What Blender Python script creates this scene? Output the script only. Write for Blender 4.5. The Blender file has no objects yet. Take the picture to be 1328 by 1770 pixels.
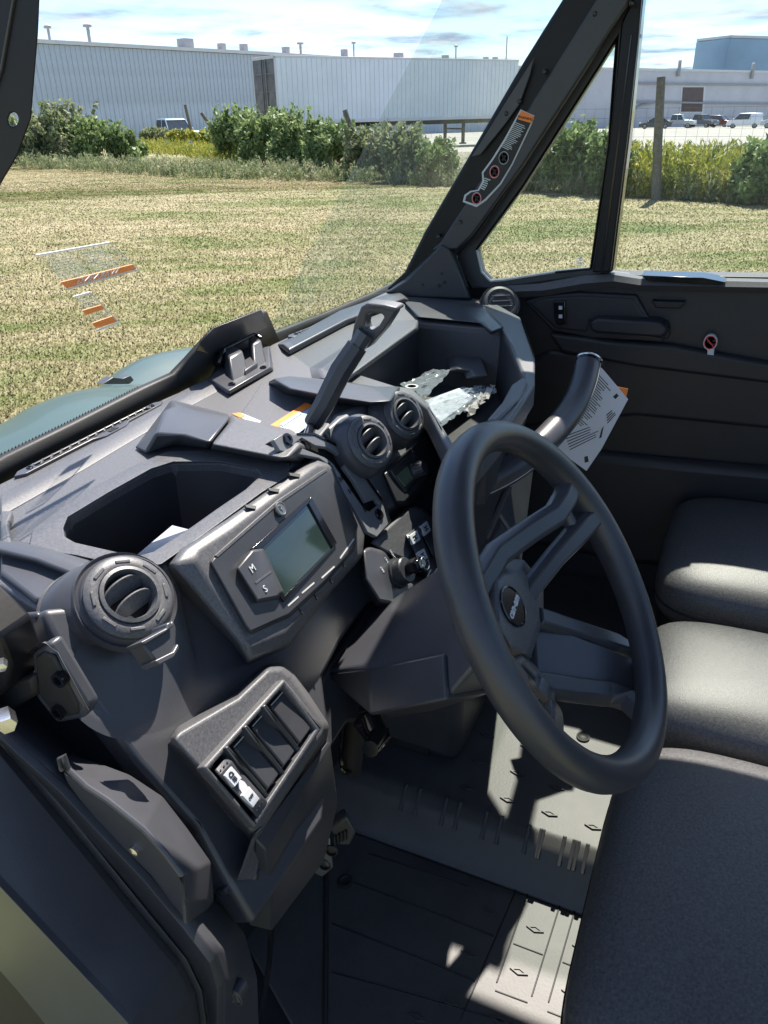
import bpy, bmesh, math, random
import numpy as np
from mathutils import Vector, Matrix
random.seed(7); rng = np.random.default_rng(7)
S = bpy.context.scene
COL = S.collection

# ------------------------------------------------------------------ camera, sky, sun, exposure
F, CX, CY = 1335.0, 664.0, 885.0
PITCH, PSI, ROLL = math.radians(27.6), math.radians(24.5), math.radians(1.1)
CAM = Vector((0, 0, 1.70))
FW = Vector((math.cos(PSI)*math.cos(PITCH), math.sin(PSI)*math.cos(PITCH), -math.sin(PITCH)))
_r = Vector((math.sin(PSI), -math.cos(PSI), 0)); _u = _r.cross(FW)
RT = _r*math.cos(ROLL) - _u*math.sin(ROLL); UP = _u*math.cos(ROLL) + _r*math.sin(ROLL)
cd = bpy.data.cameras.new('camera'); cam = bpy.data.objects.new('camera', cd); COL.objects.link(cam)
cd.sensor_fit = 'VERTICAL'; cd.sensor_height = 36; cd.lens = F/1770*36
cd.clip_start = 0.02; cd.clip_end = 3000
cam.matrix_world = Matrix(((RT.x, UP.x, -FW.x, CAM.x), (RT.y, UP.y, -FW.y, CAM.y), (RT.z, UP.z, -FW.z, CAM.z), (0, 0, 0, 1)))
S.camera = cam
SUN_AZ, SUN_EL = math.radians(6), math.radians(54.8)      # azimuth from +X (passenger side) towards +Y (forward)
w = bpy.data.worlds.new('World'); S.world = w; w.use_nodes = True
nt = w.node_tree; nt.nodes.clear()
def N(nt, t, **k):
    n = nt.nodes.new(t)
    for a, b in k.items():
        if a in ('loc',): continue
        setattr(n, a, b)
    return n
L = nt.links.new
sky = N(nt, 'ShaderNodeTexSky', sky_type='NISHITA', sun_disc=False, sun_elevation=SUN_EL, sun_rotation=math.pi/2-SUN_AZ, dust_density=0.6, air_density=1.0)
tc = N(nt, 'ShaderNodeTexCoord'); sep = N(nt, 'ShaderNodeSeparateXYZ'); L(tc.outputs['Generated'], sep.inputs[0])
mx = N(nt, 'ShaderNodeMath', operation='MAXIMUM'); L(sep.outputs['Z'], mx.inputs[0]); mx.inputs[1].default_value = 0.0
ad = N(nt, 'ShaderNodeMath', operation='ADD'); L(mx.outputs[0], ad.inputs[0]); ad.inputs[1].default_value = 0.06
dx = N(nt, 'ShaderNodeMath', operation='DIVIDE'); L(sep.outputs['X'], dx.inputs[0]); L(ad.outputs[0], dx.inputs[1])
dy = N(nt, 'ShaderNodeMath', operation='DIVIDE'); L(sep.outputs['Y'], dy.inputs[0]); L(ad.outputs[0], dy.inputs[1])
cmb = N(nt, 'ShaderNodeCombineXYZ'); L(dx.outputs[0], cmb.inputs[0]); L(dy.outputs[0], cmb.inputs[1])
n1 = N(nt, 'ShaderNodeTexNoise'); n1.inputs['Scale'].default_value = 1.15; n1.inputs['Detail'].default_value = 9; n1.inputs['Roughness'].default_value = 0.58; n1.inputs['Distortion'].default_value = 0.3
L(cmb.outputs[0], n1.inputs['Vector'])
cr = N(nt, 'ShaderNodeValToRGB'); cr.color_ramp.elements[0].position = 0.46; cr.color_ramp.elements[1].position = 0.66
cr.color_ramp.elements[0].color = (0.12, 0.12, 0.12, 1); cr.color_ramp.elements[1].color = (1, 1, 1, 1)
L(n1.outputs['Fac'], cr.inputs[0])
n2 = N(nt, 'ShaderNodeTexNoise'); n2.inputs['Scale'].default_value = 1.7; n2.inputs['Detail'].default_value = 7
L(cmb.outputs[0], n2.inputs['Vector'])
cr2 = N(nt, 'ShaderNodeValToRGB'); cr2.color_ramp.elements[0].position = 0.40; cr2.color_ramp.elements[1].position = 0.68
cr2.color_ramp.elements[0].color = (1.5, 1.95, 2.7, 1); cr2.color_ramp.elements[1].color = (3.3, 3.4, 3.55, 1)
L(n2.outputs['Fac'], cr2.inputs[0])
deep = N(nt, 'ShaderNodeMix', data_type='RGBA', blend_type='MULTIPLY'); deep.inputs['Factor'].default_value = 1; L(sky.outputs[0], deep.inputs[6]); deep.inputs[7].default_value = (.50, .62, .78, 1)
mix = N(nt, 'ShaderNodeMix', data_type='RGBA'); L(cr.outputs[0], mix.inputs['Factor']); L(deep.outputs[2], mix.inputs[6]); L(cr2.outputs[0], mix.inputs[7])
bg = N(nt, 'ShaderNodeBackground'); bg.inputs['Strength'].default_value = 0.12; L(mix.outputs[2], bg.inputs[0])
wo = N(nt, 'ShaderNodeOutputWorld'); L(bg.outputs[0], wo.inputs[0])
sd = bpy.data.lights.new('sun', 'SUN'); sd.energy = 4.6; sd.angle = math.radians(0.55); sd.color = (1.0, 0.93, 0.83)
sun = bpy.data.objects.new('sun', sd); COL.objects.link(sun)
SD = Vector((math.cos(SUN_AZ)*math.cos(SUN_EL), math.sin(SUN_AZ)*math.cos(SUN_EL), math.sin(SUN_EL)))
sun.rotation_euler = SD.to_track_quat('Z', 'Y').to_euler(); sun.location = (0, 0, 30)
S.view_settings.view_transform = 'Standard'; S.view_settings.look = 'None'; S.view_settings.gamma = 1
S.view_settings.exposure = 1.45; S.view_settings.use_curve_mapping = False
S.render.engine = 'CYCLES'

# ------------------------------------------------------------------ measuring helpers: a sight line meets a real plane of the vehicle
def ray(u, v): return FW*F + RT*(u-CX) - UP*(v-CY)
def PL(u, v, p0, n):
    d = ray(u, v); return CAM + d*(((p0-CAM).dot(n))/d.dot(n))
def ZP(u, v, z): return PL(u, v, Vector((0, 0, z)), Vector((0, 0, 1)))
def XP(u, v, x): return PL(u, v, Vector((x, 0, 0)), Vector((1, 0, 0)))
def YP(u, v, y): return PL(u, v, Vector((0, y, 0)), Vector((0, 1, 0)))
TZ = 1.335
def T(u, v, dz=0): return ZP(u, v, TZ+dz)
FN = Vector((0, -math.sin(math.radians(58)), math.cos(math.radians(58)))); F0 = Vector((0.617, 0.387, 1.293))
FU = Vector((0, math.cos(math.radians(58)), math.sin(math.radians(58))))
def FP(u, v, d=0): return PL(u, v, F0+FN*d, FN)
WA = math.radians(54.3); WC = Vector((0.617, 0.0995, 1.295)); WX = Vector((1, 0, 0)); WV = Vector((0, math.cos(WA), math.sin(WA))); WN = WX.cross(WV)
def WP(u, v, c=0): return PL(u, v, WC+WN*c, WN)
def WL(a, b, c): return WC + WX*a + WV*b + WN*c
GA = math.radians(33); GN = Vector((0, -math.cos(GA), -math.sin(GA))); G0 = Vector((0.9, 0.77, 1.34)); GUP = Vector((0, -math.sin(GA), math.cos(GA)))
def GP(u, v, d=0): return PL(u, v, G0+GN*d, GN)          # windshield plane, d towards the seats
def toward(u, v, dist, z=None):
    d = ray(u, v); h = math.hypot(d.x, d.y); p = CAM + d*(dist/h)
    return p

# ------------------------------------------------------------------ materials
MATS = {}
def mat(name, col, rough=0.5, metal=0, spec=0.5, noise=None, bump=None, coat=0, trans=None):
    m = bpy.data.materials.new(name); m.use_nodes = True; t = m.node_tree; b = t.nodes['Principled BSDF']
    b.inputs['Base Color'].default_value = (*col, 1); b.inputs['Roughness'].default_value = rough
    b.inputs['Metallic'].default_value = metal; b.inputs['Specular IOR Level'].default_value = spec
    b.inputs['Coat Weight'].default_value = coat
    tcn = t.nodes.new('ShaderNodeTexCoord')
    if noise:
        sc, amt = noise[:2]
        nn = t.nodes.new('ShaderNodeTexNoise'); nn.inputs['Scale'].default_value = sc; nn.inputs['Detail'].default_value = 6; nn.inputs['Roughness'].default_value = 0.65
        t.links.new(tcn.outputs['Object'], nn.inputs['Vector'])
        r = t.nodes.new('ShaderNodeValToRGB'); r.color_ramp.elements[0].position = .3; r.color_ramp.elements[1].position = .7
        r.color_ramp.elements[0].color = (*[c*(1-amt) for c in col], 1); r.color_ramp.elements[1].color = (*[min(1, c*(1+amt)) for c in col], 1)
        t.links.new(nn.outputs['Fac'], r.inputs[0]); t.links.new(r.outputs[0], b.inputs['Base Color'])
        mr = t.nodes.new('ShaderNodeMapRange'); mr.inputs['To Min'].default_value = max(0.03, rough-.07); mr.inputs['To Max'].default_value = min(1, rough+.07)
        t.links.new(nn.outputs['Fac'], mr.inputs[0]); t.links.new(mr.outputs[0], b.inputs['Roughness'])
    if bump:
        sc, st = bump[:2]
        if len(bump) > 2:
            bn = t.nodes.new('ShaderNodeTexVoronoi'); bn.inputs['Scale'].default_value = sc; o = bn.outputs['Distance']
        else:
            bn = t.nodes.new('ShaderNodeTexNoise'); bn.inputs['Scale'].default_value = sc; bn.inputs['Detail'].default_value = 3; o = bn.outputs['Fac']
        t.links.new(tcn.outputs['Object'], bn.inputs['Vector'])
        bp = t.nodes.new('ShaderNodeBump'); bp.inputs['Strength'].default_value = st; bp.inputs['Distance'].default_value = 0.002
        t.links.new(o, bp.inputs['Height']); t.links.new(bp.outputs[0], b.inputs['Normal'])
    if trans: b.inputs['Transmission Weight'].default_value = trans
    MATS[name] = m; return m
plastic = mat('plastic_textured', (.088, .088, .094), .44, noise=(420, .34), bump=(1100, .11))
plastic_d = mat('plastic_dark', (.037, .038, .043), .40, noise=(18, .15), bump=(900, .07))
plastic_s = mat('plastic_smooth', (.054, .055, .063), .37, noise=(9, .12), bump=(500, .05))
gloss = mat('gloss_black', (.008, .008, .010), .12, noise=(30, .1))
leather = mat('soft_wheel_skin', (.036, .037, .043), .38, noise=(20, .15), bump=(700, .06, 1))
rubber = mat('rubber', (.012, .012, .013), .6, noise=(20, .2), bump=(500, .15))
vinyl = mat('seat_vinyl', (.072, .071, .074), .43, spec=.5, noise=(300, .5), bump=(900, .22))
matfloor = mat('floor_mat', (.056, .054, .054), .50, spec=.4, noise=(6, .3), bump=(260, .12))
door_p = mat('door_plastic', (.024, .024, .028), .46, spec=.4, noise=(14, .15), bump=(900, .06))
steel = mat('painted_steel', (.007, .007, .009), .42, spec=.3, noise=(14, .2), bump=(120, .04))
grey_metal = mat('grey_metal', (.22, .22, .22), .4, .7, noise=(30, .2))
zinc = mat('zinc', (.7, .7, .7), .28, 1, noise=(40, .1))
white = mat('white_print', (.55, .56, .58), .5, noise=(60, .05))
orange = mat('orange_print', (.85, .22, .03), .5, noise=(60, .08))
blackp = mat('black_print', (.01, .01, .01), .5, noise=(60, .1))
red = mat('red_print', (.6, .03, .03), .5, noise=(60, .08))
bluep = mat('blue_label', (.30, .42, .52), .45, noise=(60, .05))
booklet_p = mat('booklet_paper', (.34, .38, .43), .5, noise=(30, .15))
paper = mat('paper', (.72, .73, .77), .7, noise=(8, .04), bump=(30, .1))
lcd = mat('lcd', (.020, .035, .029), .08, noise=(8, .25), spec=.9)
lcdl = mat('climate_screen', (.16, .22, .14), .25, noise=(80, .2))
teal = mat('teal_paint', (.040, .070, .056), .40, .1, coat=.15, noise=(4, .06))
edge_w = mat('stitch_white', (.5, .5, .5), .6, noise=(60, .1))
def glassmat(name, tint, refl=1.0, dirt=0.0, base=0.0):
    m = bpy.data.materials.new(name); m.use_nodes = True; t = m.node_tree; t.nodes.clear()
    tr = t.nodes.new('ShaderNodeBsdfTransparent'); tr.inputs[0].default_value = (*tint, 1)
    gl = t.nodes.new('ShaderNodeBsdfGlossy'); gl.inputs['Roughness'].default_value = 0.01
    fr = t.nodes.new('ShaderNodeFresnel'); fr.inputs[0].default_value = 1.45
    mu = t.nodes.new('ShaderNodeMath'); mu.operation = 'MULTIPLY'; mu.inputs[1].default_value = refl; t.links.new(fr.outputs[0], mu.inputs[0])
    mi = t.nodes.new('ShaderNodeMixShader'); t.links.new(mu.outputs[0], mi.inputs[0]); t.links.new(tr.outputs[0], mi.inputs[1]); t.links.new(gl.outputs[0], mi.inputs[2])
    df = t.nodes.new('ShaderNodeBsdfDiffuse'); df.inputs[0].default_value = (.8, .85, .85, 1)
    tcn = t.nodes.new('ShaderNodeTexCoord'); nn = t.nodes.new('ShaderNodeTexNoise'); nn.inputs['Scale'].default_value = 2.5; nn.inputs['Detail'].default_value = 10
    t.links.new(tcn.outputs['Object'], nn.inputs['Vector'])
    sp = t.nodes.new('ShaderNodeTexVoronoi'); sp.inputs['Scale'].default_value = 55; t.links.new(tcn.outputs['Object'], sp.inputs['Vector'])
    lt = t.nodes.new('ShaderNodeMath'); lt.operation = 'LESS_THAN'; lt.inputs[1].default_value = 0.07; t.links.new(sp.outputs['Distance'], lt.inputs[0])
    m1 = t.nodes.new('ShaderNodeMath'); m1.operation = 'MULTIPLY'; m1.inputs[1].default_value = dirt*1.2; t.links.new(lt.outputs[0], m1.inputs[0])
    mr = t.nodes.new('ShaderNodeMapRange'); mr.inputs['From Min'].default_value = .35; mr.inputs['From Max'].default_value = .75; mr.inputs['To Min'].default_value = base; mr.inputs['To Max'].default_value = base+dirt*.25
    t.links.new(nn.outputs['Fac'], mr.inputs[0])
    a = t.nodes.new('ShaderNodeMath'); a.operation = 'ADD'; t.links.new(m1.outputs[0], a.inputs[0]); t.links.new(mr.outputs[0], a.inputs[1])
    m2 = t.nodes.new('ShaderNodeMixShader'); t.links.new(a.outputs[0], m2.inputs[0]); t.links.new(mi.outputs[0], m2.inputs[1]); t.links.new(df.outputs[0], m2.inputs[2])
    o = t.nodes.new('ShaderNodeOutputMaterial'); t.links.new(m2.outputs[0], o.inputs[0])
    MATS[name] = m; return m
stack = mat('stack_grey', (.16, .165, .175), .40, noise=(14, .1), bump=(1000, .15))
wglass = glassmat('windshield_glass', (.94, .97, .95), .09, .07, .045)
sglass = glassmat('side_glass', (.94, .97, .95), .30, .05, .015)
carglass = mat('car_glass', (.03, .04, .05), .06, noise=(3, .2), spec=.8)
# thin, half transparent print on glass
def film(name, col, alpha, rough=.5):
    m = mat(name, col, rough, noise=(40, .1)); m.node_tree.nodes['Principled BSDF'].inputs['Alpha'].default_value = alpha; return m
f_orange = film('decal_orange', (.85, .30, .05), .75); f_white = film('decal_white', (.7, .75, .75), .7); f_grey = film('decal_grey', (.35, .40, .36), .28)
f_clear = film('decal_clear', (.55, .62, .55), .12)
bagm = film('plastic_film', (.42, .48, .52), .34, .10)

# ------------------------------------------------------------------ object helpers
WLOC = {}
def link(o, parent, loc):
    COL.objects.link(o)
    if parent is not None:
        o.parent = parent; o.location = Vector(loc) - WLOC[parent.name]
    else: o.location = loc
    WLOC[o.name] = Vector(loc)
def tag(o, label=None, cat=None, group=None, kind=None):
    if label: o['label'] = label
    if cat: o['category'] = cat
    if group: o['group'] = group
    if kind: o['kind'] = kind
    return o
def empty(name, loc, label, cat, group=None):
    o = bpy.data.objects.new(name, None); o.empty_display_size = .2; link(o, None, Vector(loc)); return tag(o, label, cat, group)
def mesh(name, verts, faces, m, parent=None, bevel=0, seg=2, smooth=True, angle=30, recalc=True):
    vs = [Vector(v) for v in verts]
    c = Vector((0, 0, 0))
    for v in vs: c += v
    c /= len(vs)
    me = bpy.data.meshes.new(name); me.from_pydata([tuple(v-c) for v in vs], [], faces)
    if recalc:
        bm = bmesh.new(); bm.from_mesh(me); bmesh.ops.recalc_face_normals(bm, faces=bm.faces); bm.to_mesh(me); bm.free()
    me.materials.append(m)
    o = bpy.data.objects.new(name, me); link(o, parent, c)
    if bevel:
        b = o.modifiers.new('bevel', 'BEVEL'); b.width = bevel; b.segments = seg; b.limit_method = 'ANGLE'; b.angle_limit = math.radians(angle); b.harden_normals = False; b.use_clamp_overlap = True
    if smooth:
        me.polygons.foreach_set('use_smooth', [True]*len(me.polygons))
        try: me.set_sharp_from_angle(angle=math.radians(38))
        except Exception: pass
    return o
def prism(name, front, back, m, parent=None, bevel=0.002, seg=2, **k):
    """solid between two matching outlines; back may be a vector"""
    fr = [Vector(p) for p in front]; n = len(fr)
    bk = [p+back for p in fr] if isinstance(back, Vector) else [Vector(p) for p in back]
    if len(bk) != n: raise ValueError('outline mismatch '+name)
    faces = [list(range(n)), list(range(2*n-1, n-1, -1))]
    faces += [[i, (i+1) % n, n+(i+1) % n, n+i] for i in range(n)]
    return mesh(name, fr+bk, faces, m, parent, bevel, seg, **k)
def loft(name, rings, m, parent=None, bevel=0, closed=True, caps=True, **k):
    n = len(rings[0]); vs = [v for r in rings for v in r]; fs = []
    if any(len(r) != n for r in rings): raise ValueError('ring mismatch '+name)
    for j in range(len(rings)-1):
        for i in range(n if closed else n-1):
            a = j*n+i; b = j*n+(i+1) % n; fs.append([a, b, b+n, a+n])
    if caps and closed: fs.append(list(range(n))[::-1]); fs.append([len(vs)-n+i for i in range(n)])
    return mesh(name, vs, fs, m, parent, bevel, **k)
def frame_of(axis, upv=Vector((0, 0, 1))):
    z = axis.normalized(); x = upv.cross(z)
    if x.length < 1e-4: x = Vector((1, 0, 0)).cross(z)
    x.normalize(); return x, z.cross(x), z
def tube(name, pts, r, m, parent=None, n=12, upv=Vector((0, 0, 1)), caps=True, flat=1.0):
    pts = [Vector(p) for p in pts]; rings = []
    for i, p in enumerate(pts):
        d = (pts[min(i+1, len(pts)-1)]-pts[max(i-1, 0)]); x, y, z = frame_of(d, upv)
        rr = r[i] if isinstance(r, (list, tuple)) else r
        rings.append([p + x*math.cos(a)*rr + y*math.sin(a)*rr*flat for a in [2*math.pi*q/n for q in range(n)]])
    return loft(name, rings, m, parent, caps=caps)
def spline(pts, k=8):
    pts = [Vector(p) for p in pts]; out = []
    P = [pts[0]*2-pts[1]] + pts + [pts[-1]*2-pts[-2]]
    for i in range(1, len(P)-2):
        for s in range(k):
            t = s/k; a, b, c, d = P[i-1], P[i], P[i+1], P[i+2]
            out.append(.5*((2*b)+(c-a)*t+(2*a-5*b+4*c-d)*t*t+(3*b-a-3*c+d)*t**3))
    out.append(pts[-1]); return out
def lathe(name, c, axis, prof, m, parent=None, n=36, upv=Vector((0, 0, 1)), sx=1.0, caps=True):
    x, y, z = frame_of(axis, upv)
    rings = [[c + z*h + x*math.cos(a)*r*sx + y*math.sin(a)*r for a in [2*math.pi*q/n for q in range(n)]] for r, h in prof]
    return loft(name, rings, m, parent, caps=caps)
def box(name, c, ex, ey, ez, m, parent=None, bevel=0.001, **k):
    c, ex, ey, ez = Vector(c), Vector(ex), Vector(ey), Vector(ez)
    f = [c-ex-ey+ez, c+ex-ey+ez, c+ex+ey+ez, c-ex+ey+ez]
    return prism(name, f, ez*-2, m, parent, bevel, **k)
def abox(name, x0, x1, y0, y1, z0, z1, m, parent=None, bevel=0.001, **k):
    return box(name, ((x0+x1)/2, (y0+y1)/2, (z0+z1)/2), ((x1-x0)/2, 0, 0), (0, (y1-y0)/2, 0), (0, 0, (z1-z0)/2), m, parent, bevel, **k)
def holed(name, outer, holes, back, m, parent=None, bevel=0.003, seg=2, wall=True):
    """flat sheet with openings, given thickness along back"""
    bm = bmesh.new(); edges = []
    c = sum((Vector(p) for p in outer), Vector((0, 0, 0)))/len(outer)
    for lp in [outer]+holes:
        vs = [bm.verts.new(Vector(p)-c) for p in lp]
        edges += [bm.edges.new((vs[i], vs[(i+1) % len(vs)])) for i in range(len(vs))]
    bmesh.ops.triangle_fill(bm, use_beauty=True, use_dissolve=False, edges=edges)
    r = bmesh.ops.extrude_face_region(bm, geom=list(bm.faces))
    bmesh.ops.translate(bm, verts=[v for v in r['geom'] if isinstance(v, bmesh.types.BMVert)], vec=back)
    bmesh.ops.recalc_face_normals(bm, faces=bm.faces)
    me = bpy.data.meshes.new(name); bm.to_mesh(me); bm.free(); me.materials.append(m)
    o = bpy.data.objects.new(name, me); link(o, parent, c)
    if bevel:
        b = o.modifiers.new('bevel', 'BEVEL'); b.width = bevel; b.segments = seg; b.limit_method = 'ANGLE'; b.angle_limit = math.radians(30)
    me.polygons.foreach_set('use_smooth', [True]*len(me.polygons)); me.set_sharp_from_angle(angle=math.radians(38))
    return o
def text(name, s, c, ex, ey, size, m, parent, extrude=.0003, bold=0.0):
    cu = bpy.data.curves.new(name, 'FONT'); cu.body = s; cu.size = size; cu.extrude = extrude; cu.align_x = 'CENTER'; cu.align_y = 'CENTER'; cu.resolution_u = 2; cu.offset = bold
    t = bpy.data.objects.new('tmp', cu)
    me = bpy.data.meshes.new_from_object(t); bpy.data.objects.remove(t)
    ex = Vector(ex).normalized(); ey = Vector(ey).normalized(); ez = ex.cross(ey)
    me.transform(Matrix(((ex.x, ey.x, ez.x, 0), (ex.y, ey.y, ez.y, 0), (ex.z, ey.z, ez.z, 0), (0, 0, 0, 1))))
    me.materials.clear(); me.materials.append(m); o = bpy.data.objects.new(name, me); link(o, parent, Vector(c)); return o
def strokes(name, quads, m, parent, nrm, th=.0004):
    """several thin printed bars as one printed part; quads are lists of 4 points"""
    vs = []; fs = []
    for q in quads:
        b = len(vs); vs += [Vector(p)+nrm*th for p in q]+[Vector(p) for p in q]
        fs += [[b, b+1, b+2, b+3], [b+4, b+7, b+6, b+5]]+[[b+i, b+4+i, b+4+(i+1) % 4, b+(i+1) % 4] for i in range(4)]
    return mesh(name, vs, fs, m, parent, smooth=False)
def lines_between(p00, p10, p11, p01, rows, fill=.45, jag=.3, cols=1):
    """rows of text-like bars inside a quad"""
    out = []
    for r in range(rows):
        t0 = (r+.5-fill/2)/rows; t1 = (r+.5+fill/2)/rows
        for c in range(cols):
            s0 = c/cols+.02; s1 = (c+1)/cols-.03-random.random()*jag/cols
            f = lambda s, t: (p00*(1-s)+p10*s)*(1-t)+(p01*(1-s)+p11*s)*t
            out.append([f(s0, t0), f(s1, t0), f(s1, t1), f(s0, t1)])
    return out
def bil(q, s, t):
    a, b, c, d = [Vector((*p, 0)) if len(p) == 2 else Vector(p) for p in q]
    r = (a*(1-s)+b*s)*(1-t)+(d*(1-s)+c*s)*t; return r
def screw(name, c, nrm, r, parent, m=None):
    o = lathe(name, c, nrm, [(r, -.003), (r, .0005), (r*.85, .0018), (r*.45, .0018), (r*.42, .0004), (.0001, .0004)], m or gloss, parent, n=14); return o
ZU = Vector((0, 0, 1))
# ================================================================== OUTDOORS
def gz(x, y):
    d = math.hypot(x, y); return 0.0 if d < 26 else -(min(d, 400)-26)*.016
def gpt(u, v):
    d = ray(u, v); h = math.hypot(d.x, d.y); lo, hi = 2.0, 1500.0
    for _ in range(60):
        m = (lo+hi)/2; p = CAM+d*(m/h)
        if p.z > gz(p.x, p.y): lo = m
        else: hi = m
    return CAM+d*(lo/h)
def colnode_mat(name, stops, scale, rough=.9, spec=.2, scale2=None, detail=8, stretch=(1, 1, 1), bump=None, island=0):
    m = bpy.data.materials.new(name); m.use_nodes = True; t = m.node_tree; b = t.nodes['Principled BSDF']
    b.inputs['Roughness'].default_value = rough; b.inputs['Specular IOR Level'].default_value = spec
    g = t.nodes.new('ShaderNodeNewGeometry'); mp = t.nodes.new('ShaderNodeMapping'); mp.inputs['Scale'].default_value = stretch
    if stretch != (1, 1, 1): mp.vector_type = 'TEXTURE'; mp.inputs['Rotation'].default_value = (0, 0, PSI)
    t.links.new(g.outputs['Position'], mp.inputs[0])
    a = t.nodes.new('ShaderNodeTexNoise'); a.inputs['Scale'].default_value = scale; a.inputs['Detail'].default_value = detail; a.inputs['Roughness'].default_value = .68
    t.links.new(mp.outputs[0], a.inputs['Vector']); f = a.outputs['Fac']
    if scale2:
        c = t.nodes.new('ShaderNodeTexNoise'); c.inputs['Scale'].default_value = scale2; c.inputs['Detail'].default_value = 5
        t.links.new(mp.outputs[0], c.inputs['Vector'])
        mm = t.nodes.new('ShaderNodeMix'); mm.inputs[0].default_value = .38; t.links.new(f, mm.inputs[2]); t.links.new(c.outputs['Fac'], mm.inputs[3]); f = mm.outputs[0]
    if island:
        ad = t.nodes.new('ShaderNodeMath'); ad.operation = 'MULTIPLY_ADD'; t.links.new(g.outputs['Random Per Island'], ad.inputs[0]); ad.inputs[1].default_value = island
        su = t.nodes.new('ShaderNodeMath'); su.operation = 'SUBTRACT'; t.links.new(f, su.inputs[0]); su.inputs[1].default_value = island/2
        t.links.new(su.outputs[0], ad.inputs[2]); f = ad.outputs[0]
    r = t.nodes.new('ShaderNodeValToRGB')
    while len(r.color_ramp.elements) < len(stops): r.color_ramp.elements.new(.5)
    for e, (p, c) in zip(r.color_ramp.elements, stops): e.position = p; e.color = (*c, 1)
    t.links.new(f, r.inputs[0]); t.links.new(r.outputs[0], b.inputs['Base Color'])
    if bump:
        bn = t.nodes.new('ShaderNodeTexNoise'); bn.inputs['Scale'].default_value = bump[0]; bn.inputs['Detail'].default_value = 6; t.links.new(g.outputs['Position'], bn.inputs['Vector'])
        bp = t.nodes.new('ShaderNodeBump'); bp.inputs['Strength'].default_value = bump[1]; bp.inputs['Distance'].default_value = .04
        t.links.new(bn.outputs['Fac'], bp.inputs['Height']); t.links.new(bp.outputs[0], b.inputs['Normal'])
    return m, b
GR = [(.34, (.085, .120, .040)), (.44, (.150, .170, .066)), (.51, (.245, .222, .125)), (.64, (.34, .30, .19))]
grass_g, _ = colnode_mat('lawn_ground', [(p, tuple(c*.92 for c in q)) for p, q in GR], .38, scale2=2.2, stretch=(1, 2.6, 1), bump=(9, .8))
grass_b, bb = colnode_mat('grass_blade', GR, .38, scale2=2.2, stretch=(1, 2.6, 1), island=.05)
def translucent(m, p, f):
    t = m.node_tree; o = t.nodes['Material Output']; tl = t.nodes.new('ShaderNodeBsdfTranslucent'); mi = t.nodes.new('ShaderNodeMixShader'); mi.inputs[0].default_value = f
    src = p.inputs['Base Color'].links[0].from_socket; t.links.new(src, tl.inputs[0]); t.links.new(p.outputs[0], mi.inputs[1]); t.links.new(tl.outputs[0], mi.inputs[2]); t.links.new(mi.outputs[0], o.inputs[0])
translucent(grass_b, bb, .5)
gravel, _ = colnode_mat('gravel', [(.3, (.20, .19, .17)), (.5, (.27, .26, .24)), (.7, (.33, .32, .30))], .25, scale2=6, bump=(12, .5))
# ground sheets
def polar(name, r0, r1, a0, a1, nr, na, m, dz=0):
    vs = []; fs = []
    for i in range(nr+1):
        r = r0*(r1/r0)**(i/nr)
        for j in range(na+1):
            a = math.radians(a0+(a1-a0)*j/na); x, y = r*math.cos(a), r*math.sin(a); vs.append((x, y, gz(x, y)+dz))
    for i in range(nr):
        for j in range(na):
            q = i*(na+1)+j; fs.append([q, q+1, q+na+2, q+na+1])
    return mesh(name, vs, fs, m, smooth=True)
def polar_full():
    vs = [(0, 0, 0)]; fs = []; na = 72; rs = [2, 6, 12, 20, 26, 40, 70, 120, 200, 400, 900, 1500]
    for r in rs:
        for j in range(na):
            a = 2*math.pi*j/na; x, y = r*math.cos(a), r*math.sin(a); vs.append((x, y, gz(x, y)))
    for j in range(na): fs.append([0, 1+j, 1+(j+1) % na])
    for i in range(len(rs)-1):
        for j in range(na):
            a = 1+i*na+j; b = 1+i*na+(j+1) % na; fs.append([a, b, b+na, a+na])
    return mesh('grass_field', vs, fs, grass_g)
tag(polar_full(), kind='structure')
lot = polar('gravel_lot', 25.5, 330, -55, 23, 30, 40, gravel, .03); tag(lot, kind='structure')

# short mown grass: one blade per triangle, denser near the vehicle
def blades(n, dmin, dmax, a0, a1):
    d = dmin*(dmax/dmin)**rng.random(n); a = np.radians(a0+(a1-a0)*rng.random(n))
    x, y = d*np.cos(a), d*np.sin(a); h = (.009+.021*rng.random(n))*(1-.016*d); wd = (.0020+.0018*rng.random(n))*(.6+.26*d)
    th = rng.random(n)*2*np.pi; lx, ly = (rng.random(n)-.5)*1.5*h, (rng.random(n)-.5)*1.5*h
    v = np.zeros((n, 3, 3)); v[:, 0, 0] = x-np.cos(th)*wd; v[:, 0, 1] = y-np.sin(th)*wd; v[:, 1, 0] = x+np.cos(th)*wd; v[:, 1, 1] = y+np.sin(th)*wd
    v[:, 2, 0] = x+lx; v[:, 2, 1] = y+ly; v[:, 2, 2] = h
    return v.reshape(-1, 3)
def tri_mesh(name, v, m, k=3):
    n = len(v)//k; me = bpy.data.meshes.new(name); me.vertices.add(len(v)); me.vertices.foreach_set('co', v.astype(np.float32).ravel())
    me.loops.add(len(v)); me.loops.foreach_set('vertex_index', np.arange(len(v), dtype=np.int32))
    me.polygons.add(n); me.polygons.foreach_set('loop_start', np.arange(0, len(v), k, dtype=np.int32))
    me.update(calc_edges=True); me.materials.append(m); o = bpy.data.objects.new(name, me); return o
g = tri_mesh('mown_grass', np.concatenate([blades(420000, 2.2, 23, -8, 62), blades(150000, 20, 36, 14, 60)]), grass_b); link(g, None, Vector((0, 0, 0)))
g.data.normals_split_custom_set_from_vertices(np.tile(np.array([[0, 0, 1.0]], dtype=np.float32), (len(g.data.vertices), 1))+rng.normal(size=(len(g.data.vertices), 3))*.12)
tag(g, 'short dry mown grass in straw and green patches around the vehicle', 'grass', kind='stuff')

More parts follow.
